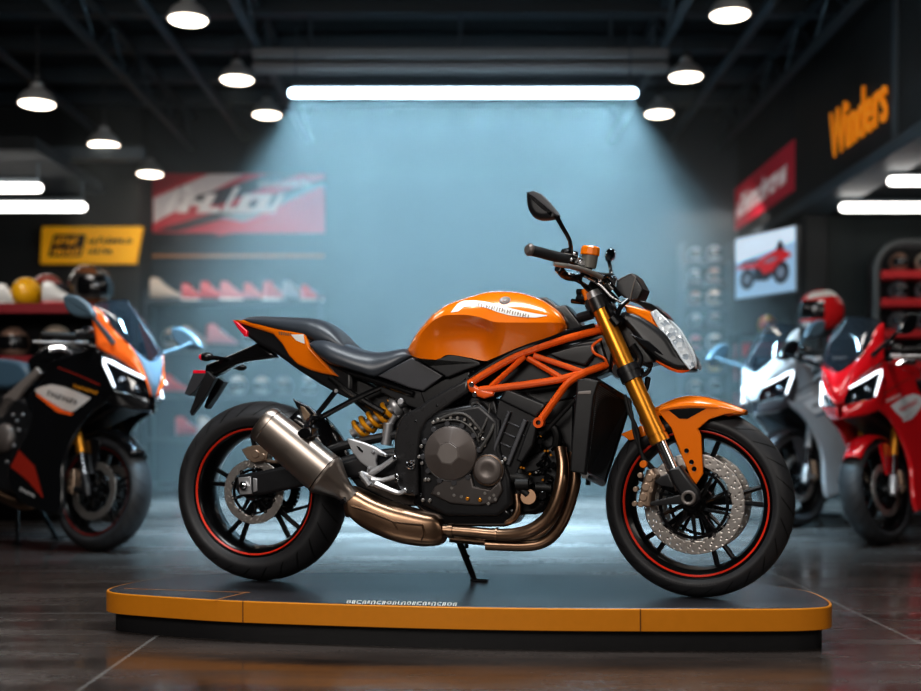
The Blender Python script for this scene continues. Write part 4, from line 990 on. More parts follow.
lamps = [((188,20),8.6,'grey pendant lamp hanging nearest at the left of the bright tube'),((237,80),10.3,'middle grey pendant lamp of the row left of the bright tube'),((267,115),12.0,'farthest grey pendant lamp of the row left of the bright tube, just beside its end'),
 ((730,15),8.6,'grey pendant lamp hanging nearest at the right of the bright tube'),((686,77),10.3,'middle grey pendant lamp of the row right of the bright tube'),((659,114),12.0,'farthest grey pendant lamp of the row right of the bright tube, just beside its end'),
 ((37,104),9.5,'grey pendant lamp nearest in the far left row above the short tubes'),((104,145),11.0,'second grey pendant lamp of the far left row'),((150,174),13.2,'farthest small pendant lamp of the far left row, above the red banner corner')]
L0 = None
for (px, py), Y, lab in lamps:
    p = W(px, py, Y)
    if L0 is None: L0 = lamp_mesh(); o = L0
    else: o = clone(L0)
    o.location = p; tag(o, lab, 'lamp', 'pendant lamps under the roof')
# tube lamps
def tube_lamp(x0, x1, Y, z, r, m, label, nm='tube_lamp', drop=.3):
    t = thing(nm, label, 'lamp', ((x0+x1)/2, Y, z))
    hl_ = (x1-x0)/2
    mb = MB(); tube(mb, [(-hl_,0,0),(-hl_+r*.6,0,0),(hl_-r*.6,0,0),(hl_,0,0)], [r*.6,r,r,r*.6], 14, 1); build(mb, 'tube', m, t)
    mb = MB(); box(mb, (0,0,r+.02), (2*hl_*.98,.05,.035), bev=.005)
    for s in (-1,1): tube(mb, [(s*hl_*.96,0,r), (s*hl_*.96,0,drop)], .008, 6, 1)
    build(mb, 'housing', STEEL, t); return t
main = tube_lamp(W(289,93,10).x, W(637,93,10).x, 10., W(0,93,10).z, .038, EM_B, 'long bright blue-white tube lamp hanging above the orange motorcycle', drop=.55)
tube_lamp(-4.9, W(86,0,10.5).x, 10.5, W(0,207,10.5).z, .042, EM_T, 'white tube lamp at the left edge, the lower one above the yellow sign', drop=.235)
tube_lamp(-4.9, W(42,0,9.8).x, 9.8, W(0,188,9.8).z, .038, EM_T, 'white tube lamp at the left edge, the upper shorter one', drop=.21)
tube_lamp(W(840,0,10.5).x, 5.6, 10.5, W(0,207.5,10.5).z, .042, EM_T, 'white tube lamp in the right shop, the longer lower one', drop=.19)
tube_lamp(W(888,0,9.4).x+.0, 5.2, 9.4, W(0,181,9.4).z, .038, EM_T, 'white tube lamp at the right edge, the upper shorter one', drop=.19)
# gantry beam over the tube
bm_ = thing('gantry_beam', 'long grey horizontal beam hung from the roof above the bright tube lamp', 'beam', (0, 10.4, W(0,62,10.4).z))
mb = MB(); box(mb, (0,0,.06), (3.6,.14,.09), bev=.008); box(mb, (0,0,-.06), (3.6,.14,.07), bev=.008); box(mb, (0,.05,0), (3.56,.03,.1)); build(mb, 'beam', mat('beam grey', (96, 94, 94), .5, .2), bm_)
mb = MB()
for x in (-1.3, 0., 1.3): tube(mb, [(x,0,.1),(x,0,.56)], .016, 8, 1); box(mb, (x,0,.55), (.16,.1,.03))
build(mb, 'hanger_rods', STEEL, bm_)

# ------------------------------------------------------------------ signs
def signbox(nm, label, cat, c, w_, h_, d_, m, ry=0.):
    t = thing(nm, label, cat, c, ry); mb = MB(); box(mb, (0,0,0), (w_, d_, h_), bev=.01); build(mb, 'panel', m, t); return t
def poly(t, nm, pts, y, m, k=(1,1)):
    mb = MB(); n = len(pts); mb.add([(a*k[0], y, b*k[1]) for a, b in pts]+[(a*k[0], y+.004, b*k[1]) for a, b in pts], [tuple(range(n)), tuple(range(n, 2*n))[::-1]]+[(i, (i+1) % n, n+(i+1) % n, n+i) for i in range(n)])
    return build(mb, nm, m, t, smooth=False)
def scrawl(mb, x0, x1, z0, h, y, slant=.25, seed=1, wd=.16):
    """illegible lettering made of bold strokes"""
    rnd = random.Random(seed); x = x0; u = h*wd
    def st(xa, za, xb, zb):
        d = Vector((xb-xa, 0, zb-za)); n = Vector((-d.z, 0, d.x)).normalized()*u/2
        a = Vector((xa+za*slant, y, z0+za)); b = Vector((xb+zb*slant, y, z0+zb))
        mb.add([a-n, b-n, b+n, a+n], [(0,1,2,3)])
    while x < x1-h*.3:
        cw = h*rnd.choice((.38,.5,.45,.55)); k = rnd.randrange(6); hh = h*rnd.choice((.72,.72,1.))
        st(x, 0, x, hh)
        if k in (0,2,3): st(x, hh-u/2, x+cw, hh-u/2)
        if k in (0,1,4): st(x, u/2, x+cw, u/2)
        if k in (0,3,5,4): st(x+cw, 0, x+cw, h*.72)
        if k in (2,5): st(x, hh*.5, x+cw*.8, hh*.5)
        x += cw+h*.2
YEL = mat('sign yellow', (246, 178, 22), .5, 0, 0, .03, emit=(246, 172, 16), estr=.12)
c0 = W(92, 246, 13.34); sg = thing('yellow_sign', 'yellow slanted-end sign with a dark badge on the left wall', 'sign', c0)
kx = 13.34/F
mb = MB(); pts = [(-51*kx,-18*kx),(44*kx,-18*kx),(51*kx,19*kx),(-49*kx,19*kx)]
mb.add([(a,-.03,b) for a,b in pts]+[(a,.05,b) for a,b in pts], [(0,1,2,3),(7,6,5,4),(0,4,5,1),(1,5,6,2),(2,6,7,3),(3,7,4,0)]); build(mb, 'panel', YEL, sg, smooth=False)
INK = mat('sign ink', (34, 30, 26), .6)
poly(sg, 'badge', [(-43*kx,-11*kx),(-10*kx,-11*kx),(-5*kx,11*kx),(-37*kx,11*kx)], -.036, INK)
mb = MB(); scrawl(mb, -36*kx, -10*kx, 1*kx, 7*kx, -.042, .2, 3, .2); scrawl(mb, -38*kx, -12*kx, -9*kx, 7*kx, -.042, .2, 5, .2); build(mb, 'badge_lettering', YEL, sg, smooth=False)
mb = MB(); scrawl(mb, -2*kx, 42*kx, 2*kx, 7*kx, -.034, .2, 9, .22); scrawl(mb, -3*kx, 24*kx, -8*kx, 6*kx, -.034, .2, 11, .22); build(mb, 'sign_lettering', INK, sg, smooth=False)
# banner
c0 = W(239, 203.5, BY-.02); k = (BY-.02)/F; bn = thing('red_banner', 'wide red black and white racing banner high on the back wall', 'banner', c0)
RED = mat('banner red', (196, 44, 58), .6, 0, 0, .08, 6); BWH = mat('banner white', (216, 206, 204), .6, 0, 0, .06, 6); BDK = mat('banner dark', (50, 34, 40), .6)
mb = MB(); box(mb, (0,0,0), (172*k, .03, 59*k)); build(mb, 'panel', RED, bn)
for nm, pts, m in (('stripe', [(-85,-20),(-85,5),(-30,29),(5,29)], BWH), ('stripe', [(-60,2),(-25,12),(30,29),(60,29),(-20,-2)], BDK), ('stripe', [(-85,-28),(-60,-28),(86,12),(86,24)], BDK), ('stripe', [(-20,-14),(40,2),(86,20),(86,8),(10,-20)], mat('banner grey', (150,160,166), .6)), ('stripe', [(-85,8),(-85,26),(-60,29),(-40,29)], mat('banner deep red', (150,20,34), .6)), ('stripe', [(-30,-29),(10,-29),(86,-6),(86,4)], RED)):
    poly(bn, nm, [(a*k, b*k) for a, b in pts], -.02-.003*len([c for c in bn.children]), m)
mb = MB(); scrawl(mb, -72*k, 30*k, -10*k, 26*k, -.05, .55, 21, .2); build(mb, 'banner_lettering', mat('banner lettering', (236, 228, 224), .6), bn, smooth=False)
bn.children[-1].rotation_euler = (0, R(-9), 0)
mb = MB(); scrawl(mb, 20*k, 70*k, 16*k, 7*k, -.055, .2, 23, .2); build(mb, 'banner_lettering', BWH, bn, smooth=False)
mb = MB(); box(mb, W(238, 256, BY-.03), (172*k, .04, .03)); t = build(mb, 'orange_strip', mat('strip orange', (170, 110, 50), .5), None); tag(t, 'thin orange strip along the back wall under the red banner', 'strip')
# right fascia signs (hang on the face x = 3.22, facing the hall)
XF = 3.215
def yat(px): return F*XF/(px-CX)
def fsign(nm, label, px0, px1, z0, z1, m):
    y0, y1 = yat(px1), yat(px0); t = thing(nm, label, 'sign', (XF, (y0+y1)/2, (z0+z1)/2), R(-90))
    mb = MB(); box(mb, (0,0,0), (y1-y0, .03, z1-z0), bev=.004); build(mb, 'panel', m, t); return t, (y1-y0), (z1-z0)
rs_, w_, h_ = fsign('red_sign', 'red fascia sign with white slanted lettering above the screen', 736, 795, 2.93, 3.42, mat('fascia red', (176, 32, 54), .6, 0, 0, .04, emit=(176,30,50), estr=.12))
mb = MB(); scrawl(mb, -w_*.44, w_*.40, -h_*.26, h_*.5, -.02, .2, 33, .24); build(mb, 'sign_lettering', mat('sign white', (225, 215, 215), .6, emit=(225,215,215), estr=.15), rs_, smooth=False)
wsn, w_, h_ = fsign('black_sign', 'black fascia sign reading Winders in orange letters', 796.5, 893, 2.78, 3.95, mat('sign black', (9, 9, 10), .6))
cu = bpy.data.curves.new('lettering', 'FONT'); cu.body = 'Winders'; cu.size = .5; cu.extrude = .01; cu.offset = .012; cu.align_x = 'LEFT'
lo = bpy.data.objects.new('lettering', cu); COL.objects.link(lo); lo.parent = wsn
ya = yat(834); lo.location = (-(ya-(yat(893)+w_/2)), -.03, -.405); lo.rotation_euler = (R(90), 0, 0)
cu.materials.append(mat('sign orange', (236, 140, 26), .5, emit=(236, 136, 20), estr=.35))
cu.offset = .004
bpy.context.view_layer.update(); dx, dy = lo.dimensions.x, lo.dimensions.y
me = bpy.data.meshes.new_from_object(lo); tw_, th_ = ya-yat(891), .40
me.transform(Matrix.Diagonal((tw_/dx, th_/dy, 1, 1))); l2 = bpy.data.objects.new('lettering', me); COL.objects.link(l2); l2.parent = wsn; l2.location = lo.location; l2.rotation_euler = lo.rotation_euler
bpy.data.objects.remove(lo); l2.name = 'lettering'
fsign('dark_sign', 'plain black fascia panel at the far right beyond the post', 901, 1000, 2.78, 3.95, mat('sign black', (9, 9, 10), .6))
# screen on the right
tv = thing('wall_screen', 'bright wall screen showing a red sport motorcycle', 'screen', ((2.68+3.05)/2, 11.3, W(0,264,11.3).z), math.atan2(10.9-11.7, 3.05-2.68))
TW, TH = .86, .585
mb = MB(); box(mb, (0,.03,0), (TW+.03,.05,TH+.03), bev=.008); build(mb, 'bezel', BLACKP, tv)
def em(nm, c, s): return mat(nm, c, .5, 0, 0, 0, emit=c, estr=s)
mb = MB(); box(mb, (0,.0,0), (TW,.012,TH)); build(mb, 'display', em('screen pale', (160, 190, 216), .42), tv)
SR = em('screen red', (196, 36, 44), .4); SD = em('screen dark', (30, 32, 40), .5); SW = em('screen white', (214, 228, 242), .55)
def scr(nm, pts, m, y): poly(tv, nm, [(a*TW/2, b*TH/2) for a, b in pts], y, m)
scr('pictured_sky', [(-1,.2),(1,.55),(1,1),(-1,1)], SW, -.009)
GR = mat('screen grey', (120,130,145), .5, emit=(120,130,145), estr=.4)
def wheel_pic(cx_, cz_, r_):
    scr('pictured_wheel', [(cx_+r_*math.cos(a*PI/9)*.72, cz_+r_*math.sin(a*PI/9)) for a in range(18)], SD, -.010); scr('pictured_rim', [(cx_+r_*.5*math.cos(a*PI/9)*.72, cz_+r_*.5*math.sin(a*PI/9)) for a in range(18)], GR, -.0115)
wheel_pic(-.58, -.40, .34); wheel_pic(.56, -.36, .36)
scr('pictured_engine', [(-.35,-.05),(.3,.05),(.38,-.35),(.1,-.55),(-.3,-.5)], SD, -.012)
scr('pictured_bike', [(-.98,.02),(-.6,.10),(-.3,.06),(-.05,.22),(.25,.32),(.45,.38),(.62,.36),(.92,.14),(.72,.02),(.5,-.05),(.3,-.28),(.0,-.34),(-.15,-.12),(-.5,-.06),(-.9,-.02)], SR, -.013)
scr('pictured_screen', [(.40,.38),(.50,.64),(.58,.66),(.68,.36)], SD, -.014); scr('pictured_seat', [(-.9,.05),(-.6,.13),(-.3,.09),(-.1,.2),(-.35,.2),(-.65,.2)], SD, -.0145)
scr('pictured_stripe', [(-.05,.06),(.3,.16),(.5,.12),(.2,.0)], GR, -.015)
# ------------------------------------------------------------------ the three sport motorcycles behind
ML = Matrix.Translation((-1.975, 6.43, 0)) @ Matrix.Rotation(R(-33), 4, 'Z') @ Matrix.Rotation(R(-9), 4, 'X')
LF = Frame(ML)
def glass():
    m = mat('smoked screen', (40, 46, 52), .06, 0, 1., 0, spec=.8); nt = m.node_tree; b = nt.nodes['Principled BSDF']
    lw = nt.nodes.new('ShaderNodeLayerWeight'); lw.inputs[0].default_value = .35
    mr = nt.nodes.new('ShaderNodeMapRange'); mr.inputs[3].default_value = .62; mr.inputs[4].default_value = .95
    nt.links.new(lw.outputs['Facing'], mr.inputs[0]); nt.links.new(mr.outputs[0], b.inputs['Alpha']); return m
GLASS = glass()
DRL = mat('running light', (250, 250, 252), .3, 0, 0, 0, emit=(240, 246, 255), estr=1.6)
HLD = mat('headlight glass', (26, 29, 33), .1, .2, 1., .2, 60)
def flip(mb):
    o = MB(); o.v = [(x, -y, z) for x, y, z in mb.v]; o.f = [f[::-1] for f in mb.f]; return o
def patch(mb, rows, n=4, m=4):
    """rows of 3-D points, smoothed both ways"""
    a = [catmull(r_, m) for r_ in rows]; g = [list(x) for x in zip(*[catmull([r_[j] for r_ in a], n) for j in range(len(a[0]))])]
    k = len(g[0]); mb.add([p for r_ in g for p in r_], [(i*k+j, i*k+j+1, (i+1)*k+j+1, (i+1)*k+j) for i in range(len(g)-1) for j in range(k-1)])
def sport_bike(mtx, label, c, mirror=False, name='sport_motorcycle', group=None):
    t = thing(name, label, 'motorcycle', mtx=mtx, group=group)
    MIRROR_Y[0] = mirror
    P = lambda a: LF.P(*a)
    def both(nm, mb, m, par, **k): build(mb, nm, m, par, **k); return build(flip(mb), nm, m, par, **k)
    f = wheel(Matrix.Translation((.03, 0, .316)) @ Matrix.Rotation(R(5), 4, 'Z'), t, 'front_wheel', .316, .238, .15, 5, (-.066, .066), .155, .08, stripe=c.get('stripe'), fine=False)
    wheel(Matrix.Translation((-1.40, 0, .315)), t, 'rear_wheel', .315, .222, .19, 5, (-.07,), .11, .09, stripe=c.get('stripe'), fine=False)
    for s in (1, -1):
        d = Vector((-.40, 0, .916)); b = Vector((.03, -.105*s, .31))
        mb = MB(); tube(mb, [b+d*.22, b+d*.62], .025, 18, 1); fk = build(mb, 'fork_leg', c['fork'], t)
        mb = MB(); tube(mb, [b+d*.04, b+d*.24], .0185, 16, 1); build(mb, 'fork_slider', CHROME if not c.get('slider') else c['slider'], fk)
        mb = MB(); tube(mb, [b-d*.03, b+d*.02, b+d*.09], [.02, .028, .024], 14, 2); box(mb, b+Vector((-.05, 0, .01)), (.11, .025, .03), bev=.006); build(mb, 'axle_clamp', c.get('clamp', BLACKP), fk)
        mb = MB(); prism(mb, [(-.125,.30),(-.075,.29),(-.07,.37),(-.085,.43),(-.125,.42)], .075*s, .12*s, .01)
        for z in (.325, .36, .395): cyl(mb, (-.1, -.12*s if s > 0 else .12, z), (0,-s,0), .013, .008, 12)
        build(mb, 'brake_caliper', CALIPER, fk)
    mb = MB(); rows = []
    for i in range(19):
        a = R(38+i*6.2); rows.append([Vector((.03+math.cos(a)*(.343-abs(u)**3*.035), u*.080*(.7+.3*math.sin(i/18*PI)), .316+math.sin(a)*(.343-abs(u)**3*.035))) for u in [-1+j/5 for j in range(11)]])
    mb.add([p for r_ in rows for p in r_], [(i*11+j, i*11+j+1, (i+1)*11+j+1, (i+1)*11+j) for i in range(18) for j in range(10)])
    fe = build(mb, 'front_fender', c['fender'], t, solid=.005)
    mb = MB(); prism(mb, [(-.10,.56),(-.02,.60),(.06,.585),(.05,.50),(.03,.40),(-.02,.42)], .072, .085, .004); both('fender_bracket', mb, c['fender'], fe)
    # nose cowl
    inner = [(92,306,.165),(103,313,.15),(115,330,.135),(127,341,.12),(137,356,.095),(146,376,.055),(152,395,.012)]
    outer = [(91,310,.172),(93,324,.178),(96,340,.182),(98,348,.184),(118,358.5,.15),(143,377,.075),(150.5,397,.02)]
    mb = MB(); r_ = []
    for a, b in zip(inner, outer):
        pa, pb = P(a), P(b); r_.append([pa, (pa+pb)/2+Vector((.004, -.006, .003)), pb])
    patch(mb, r_); both('nose_cowl', mb, c['cowl'], t, solid=.004)
    cl = [(149.5,361,0),(152,367,0),(154.5,376,0),(155.5,386,0),(153,397,0)]; inn = [(127,341,.12),(133,350,.106),(141,363,.075),(147,380,.045),(152,395,.012)]
    r_ = []
    for a, b in zip(inn, cl):
        pa, pb = P(a), P(b); pm = Vector((pa.x, -pa.y, pa.z)); q1 = (pa+pb)/2+Vector((.006,0,-.004)); r_.append([pa, q1, pb, Vector((q1.x,-q1.y,q1.z)), pm])
    mb = MB(); patch(mb, r_); build(mb, 'nose_center', c['center'], t, solid=.004)
    bot = [(92,307,.165),(115,330,.135),(130,345,.112),(149.5,361,0)]; top = [(92.3,305,.162),(100,302.8,.125),(111,300.8,.075),(127,300.3,0)]
    r_ = []
    for k in range(5):
        u = k/4; row = []
        for a, b in zip(bot, top):
            pa, pb = P(a), P(b); q = pa+(pb-pa)*u; q += Vector((.02, 0, .012))*math.sin(u*PI)*(1 if a[2] < .16 else .2); row.append(q)
        row += [Vector((p.x, -p.y, p.z)) for p in row[:-1]][::-1]; r_.append(row)
    mb = MB(); patch(mb, r_); ws = build(mb, 'windscreen', GLASS, t)
    mb = MB(); tube(mb, r_[-1], .004, 6, 3); tube(mb, [p+Vector((.002,0,.002)) for p in r_[0]], .005, 6, 3); build(mb, 'screen_edge', BLACKG, ws)
    # headlights
    lq = [(102,358,.184),(143,377.5,.077),(149,391,.032),(147,397,.03),(113.7,388,.168)]
    pa = [P(x) for x in lq]; cen = sum(pa, Vector())/5+Vector((.006,-.004,0)); mb = MB(); mb.add(pa+[cen], [(i, (i+1) % 5, 5) for i in range(5)])
    both('headlight_lens', mb, HLD, t)
    mb = MB(); o = Vector((.006,-.003,0)); tube(mb, [P((144,378.5,.075))+o, P((122,368,.135))+o, P((103,359,.185))+o, P((108,373,.178))+o, P((114,387,.168))+o], [.007,.0095,.009,.008,.006], 8, 2); both('running_light', mb, DRL, t)
    mb = MB(); ellip(mb, P((124,381,.12))+Vector((-.01,0,0)), (.02,.026,.026)); ellip(mb, P((138,389,.07))+Vector((-.008,0,0)), (.02,.022,.022)); pieces(mb, 'projector_lens', LENSD, t); pieces(flip(mb), 'projector_lens', LENSD, t)
    mb = MB(); r_ = []
    for a, b in (((101,358,.186),(97,372,.186)),((113,388,.17),(106,400,.165)),((130,393,.10),(126,408,.10)),((150,398.5,.015),(150,411,.015))): r_.append([P(a), (P(a)+P(b))/2+Vector((.006,0,0)), P(b)])
    patch(mb, r_); both('chin_panel', mb, c['chin'], t, solid=.004)
    mb = MB(); tube(mb, [P((106,400,.16)), P((126,408,.09)), P((150,411,.0))], .008, 6, 3); both('chin_lip', mb, c['center'], t)
    # side fairings
    fo = [(46,364),(60,357),(84,349.5),(97,348.5),(102,360),(113,388),(107,401),(92,411),(79,426),(68,446),(62,468),(62,492),(58,515),(38,510),(18,501),(6,476),(14,452),(25,436),(31,418),(24,400),(33,388),(44,376)]
    wf = lambda u: 1.06-.22*u
    mb = MB(); LF.pr(mb, fo, .165, .20, .016, 4, 2, wf=wf); fb_ = bvh(mb); sf0 = build(mb, 'side_fairing', c['fair'], t); sf = build(flip(mb), 'side_fairing', c['fair'], t)
    def dec(nm, top, bot, m, cols=10, rows=4, off=.003):
        s = strip(LF, [fb_], top, bot, cols, rows, off); build(s, nm, m, sf0); build(flip(s), nm, m, sf)
    dec('fairing_panel', [(34.7,389.5),(43,386),(52,384.3),(65,387),(78,392),(91,397.8)], [(36,392.3),(44,398),(53,403.5),(62,409),(72,412.5),(84,404)], c['decal'], 14)
    dec('fairing_stripe', [(35.5,392.6),(50,402),(63.7,410.4),(73.5,413.5)], [(37,396),(48,405),(57,412.3),(71,415.5)], c['accent'])
    dec('fairing_line', [(58,366.8),(80,375.2),(100,384.2)], [(58,368),(80,376.6),(100,385.8)], c['accent2'], 8, 1)
    dec('lower_panel', [(18.8,450),(34.8,466),(43.2,497)], [(10.5,467),(26.3,479.5),(42.5,498)], c['accent2'])
    for nm, x0, y0, x1, y1, hh, m, nn, sk in (('fairing_lettering', 47, 390.5, 77, 400.5, 5.2, c['ink'], 8, 1.6), ('cowl_lettering', 73, 384, 98, 391.5, 3.6, c['ink2'], 10, .8), ('lower_lettering', 20, 487.5, 35, 495, 3, c['ink3'], 6, .5)):
        mb = MB()
        for k in range(nn):
            x = x0+(x1-x0)*k/nn; y = y0+(y1-y0)*k/nn; wd = (x1-x0)/nn
            s = strip(LF, [fb_], [(x+sk,y),(x+sk+wd*.36,y+.3)], [(x,y+hh),(x+wd*.36,y+hh+.3)], 1, 2, .006); mb.add(s.v, s.f)
            yy = y+(hh*.0 if k % 3 == 0 else hh*.38 if k % 3 == 1 else hh*.72)
            s = strip(LF, [fb_], [(x+sk*.6,yy),(x+sk*.6+wd*.78,yy+.6)], [(x+sk*.5,yy+hh*.26),(x+sk*.5+wd*.78,yy+hh*.26+.6)], 2, 1, .006); mb.add(s.v, s.f)
        build(mb, nm, m, sf0); build(flip(mb), nm, m, sf)
    mb = MB(); LF.pr(mb, [(50,410),(100,400),(122,406),(104,414),(80,428),(68,450),(62,500),(40,500),(26,460)], -.085, .085, .02); build(mb, 'inner_fairing', BLACKP, t)
    # tank, seat, tail
    mb = MB(); LF.pr(mb, [(24,362),(32,352),(44,345),(60,343),(78,347),(94,354),(92,364),(70,370),(48,378),(32,380)], -.135, .135, .045, 5, 2); build(mb, 'fuel_tank', c['tank'], t)
    mb = MB(); LF.pr(mb, [(-22,366),(-8,358),(8,358.5),(20,362),(27,372),(24,383),(6,389),(-14,387),(-24,380)], -.125, .125, .03, 5, 2); build(mb, 'rider_seat', c['seat'], t)
    mb = MB(); prism(mb, [(-1.02,.80),(-1.2,.95),(-1.42,1.02),(-1.46,.99),(-1.25,.84),(-1.05,.74)], -.10, .10, .025); tu = build(mb, 'tail_unit', c['cowl'], t)
    mb = MB(); prism(mb, [(-1.0,.84),(-1.18,.97),(-1.36,1.04),(-1.38,1.02),(-1.2,.93),(-1.02,.80)], -.075, .075, .015); build(mb, 'pillion_seat', LEATHER, tu)
    mb = MB(); LF.pr(mb, [(3,396),(20,381),(36,367),(40,373),(24,389),(12,407),(2,420),(-4,415)], .12, .15, .008); both('frame_spar', mb, c['spar'], t)
    mb = MB(); LF.pr(mb, [(-22,400),(10,392),(34,405),(40,440),(30,470),(20,495),(-15,490),(-30,450)], -.15, .15, .03); en = build(mb, 'engine', ENGINE, t)
    q = LF.P(3, 438, .165); mb = MB(); lathe(mb, [(0,.03),(.05,.03),(.075,.015),(.085,0),(.085,-.03)], q, (0,-1,0), 28); build(mb, 'clutch_cover', COVER, en); q = LF.P(22, 428, .15)
    for x, y in ((14,415),(18,421),(20,430),(15,446),(8,462),(-6,418),(24,415)):
        mb = MB(); cyl(mb, LF.P(x, y, .16), (0,-1,0), .010, .014, 10); build(mb, 'engine_bolt', SILVER, en)
    mb = MB(); tube(mb, [P((40,503,.10)), P((25,506,.13)), P((8,500,.14)), P((-15,488,.15))], .026, 12, 3); build(mb, 'exhaust_pipe', BRONZE, t)
    mb = MB(); prism(mb, [(-1.42,.34),(-1.36,.38),(-.85,.46),(-.78,.40),(-.85,.34),(-1.36,.29)], .09, .13, .012); both('swingarm', mb, DARKP, t)
    mb = MB(); tube(mb, [Vector((-.95,-.16,.30)), Vector((-1.1,-.19,.40)), Vector((-1.45,-.2,.56))], [.03,.055,.06], 18, 3); build(mb, 'muffler', TITAN, t)
    mb = MB(); LF.pr(mb, [(-24,392),(0,388),(20,392),(8,405),(-16,410)], -.10, .10, .01); prism(mb, [(-.95,.70),(-1.1,.80),(-1.3,.90),(-1.25,.82),(-1.0,.62)], -.06, .06, .01); build(mb, 'subframe', BLACKP, t)
    # bars and mirrors
    mb = MB(); g0, g1, g2 = P((42,334.5,.37)), P((76,337,.25)), P((98,341,.11)); tube(mb, [g0, g1, g2, Vector((g2.x+.01, 0, g2.z))], .011, 10, 3); hb = build(mb, 'handlebar', BLACKG, t); build(flip(mb), 'handlebar', BLACKG, t)
    mb = MB(); tube(mb, [g0, g1], .019, 14, 1); both('grip', mb, HOSE, hb)
    mb = MB(); tube(mb, [P((33,342,.40)), P((52,342.5,.34)), P((88,342.5,.2))], [.008,.008,.011], 8, 2); both('brake_lever', mb, SILVER, hb)
    mb = MB(); tube(mb, [P((76,336,.24)), P((86,334,.2))], .03, 12, 1); tube(mb, [P((84,344,.19)), P((98,347,.14))], .026, 12, 1); box(mb, P((88,331,.2)), (.06,.05,.045), bev=.01); both('switch_gear', mb, BLACKG, hb)
    mb = MB(); tube(mb, [P((50,350,.22)), P((62,349,.18)), P((72,354,.15))], .02, 10, 2); ellip(mb, P((90,330,.2)), (.018,.014,.012)); pieces(mb, 'top_clamp', CHROME, hb); pieces(flip(mb), 'top_clamp', CHROME, hb)
    ho = [(62.4,296),(66,294.2),(72,294.2),(79,297),(86,302.5),(91,310),(92.3,316),(86,317.5),(78,317.3),(69,314),(64,307.5),(62.2,301)]
    mb = MB(); LF.pr(mb, ho, .36, .40, .018, 4, 2); mh = build(mb, 'mirror_head', c.get('mirror', BLACKG), t); mh2 = build(flip(mb), 'mirror_head', c.get('mirror', BLACKG), t)
    mb = MB(); tube(mb, [P((89,312,.37)), P((100,326,.28)), P((113,342.5,.165))], [.010,.011,.016], 10, 3); build(mb, 'mirror_stalk', c.get('mirror', BLACKG), mh); build(flip(mb), 'mirror_stalk', c.get('mirror', BLACKG), mh2)
    mb = MB(); a = Vector((-.72, .12, .30)); inv = mtx.inverted()
    def gnd(x, y):
        p = mtx @ Vector((x, -y if mirror else y, 0)); p.z = .008; q = inv @ p; return Vector((q.x, -q.y if mirror else q.y, q.z))
    gp = gnd(-.66, .30); tube(mb, [a, (a+gp)/2, gp], .013, 8, 1); box(mb, gp, (.07,.04,.012)); st = build(mb, 'side_stand', BLACKG, t)
    mb = MB(); a = Vector((-.60, -.06, .26)); gp = gnd(-.60, -.02); tube(mb, [a, gp], .011, 8, 1); box(mb, gp, (.05,.04,.012)); build(mb, 'service_stand', BLACKG, t)
    MIRROR_Y[0] = False
    return t
ORB = mat('bright orange paint', (244, 104, 36), .25, 0, .7, .02); REDP = mat('racing red paint', (206, 22, 32), .22, 0, .9, .03); REDD = mat('dark red paint', (150, 40, 26), .4, 0, .2, .05)
GREYP = mat('grey blue paint', (112, 130, 146), .25, 0, .8, .03); WHP = mat('pearl white paint', (214, 217, 220), .25, 0, .8, .02); CREAM = mat('cream panel', (206, 196, 190), .4, 0, .2, .04)
BLUELE = mat('blue grey leather', (72, 98, 116), .45, 0, 0, .06, 120, bump=.2); SPAR = mat('light alloy spar', (168, 158, 152), .4, .5)
INKW = mat('white ink', (230, 228, 226), .5); INKY = mat('yellow ink', (226, 150, 30), .5); INKD = mat('dark ink', (52, 48, 48), .5)
sport_bike(ML, 'black and orange sport motorcycle at the left with white framed headlights', dict(fork=GOLD, fender=BLACKG, cowl=ORB, center=GREYP, chin=BLACKG, fair=BLACKG, decal=CREAM, accent=ORB, accent2=REDD, ink=INKD, ink2=INKY, ink3=INKW, tank=BLACKG, seat=BLUELE, spar=SPAR, mirror=mat('mirror blue grey', (84,104,116), .4, 0, .2), stripe=mat('stripe dark red', (120,30,26), .4)))
def pose(px, py, head, lean):
    Y = H*F/(py-HY); return Matrix.Translation(((px-CX)/F*Y, Y, 0)) @ Matrix.Rotation(R(180+head), 4, 'Z') @ Matrix.Rotation(R(lean), 4, 'X')
sport_bike(pose(886, 544.5, 46, 9) @ Matrix.Scale(.955, 4), 'glossy red sport motorcycle at the right edge facing forward', dict(fork=GOLD, slider=CHROME, clamp=SILVER, fender=REDP, cowl=REDP, center=REDP, chin=REDP, fair=REDP, decal=WHP, accent=WHP, accent2=REDD, ink=REDP, ink2=INKW, ink3=INKW, tank=REDP, seat=LEATHER, spar=BLACKP), True)
sport_bike(pose(800, 527, 42, 9), 'white and silver sport motorcycle blurred behind the red one', dict(fork=SILVER, slider=CHROME, clamp=SILVER, fender=DARKP, cowl=WHP, center=WHP, chin=DARKP, fair=mat('silver fairing', (170,175,180), .3, .1, .6), decal=WHP, accent=GREYP, accent2=DARKP, ink=INKD, ink2=INKW, ink3=INKW, tank=WHP, seat=LEATHER, spar=BLACKP, mirror=mat('mirror blue grey', (84,104,116), .4, 0, .2)), True)

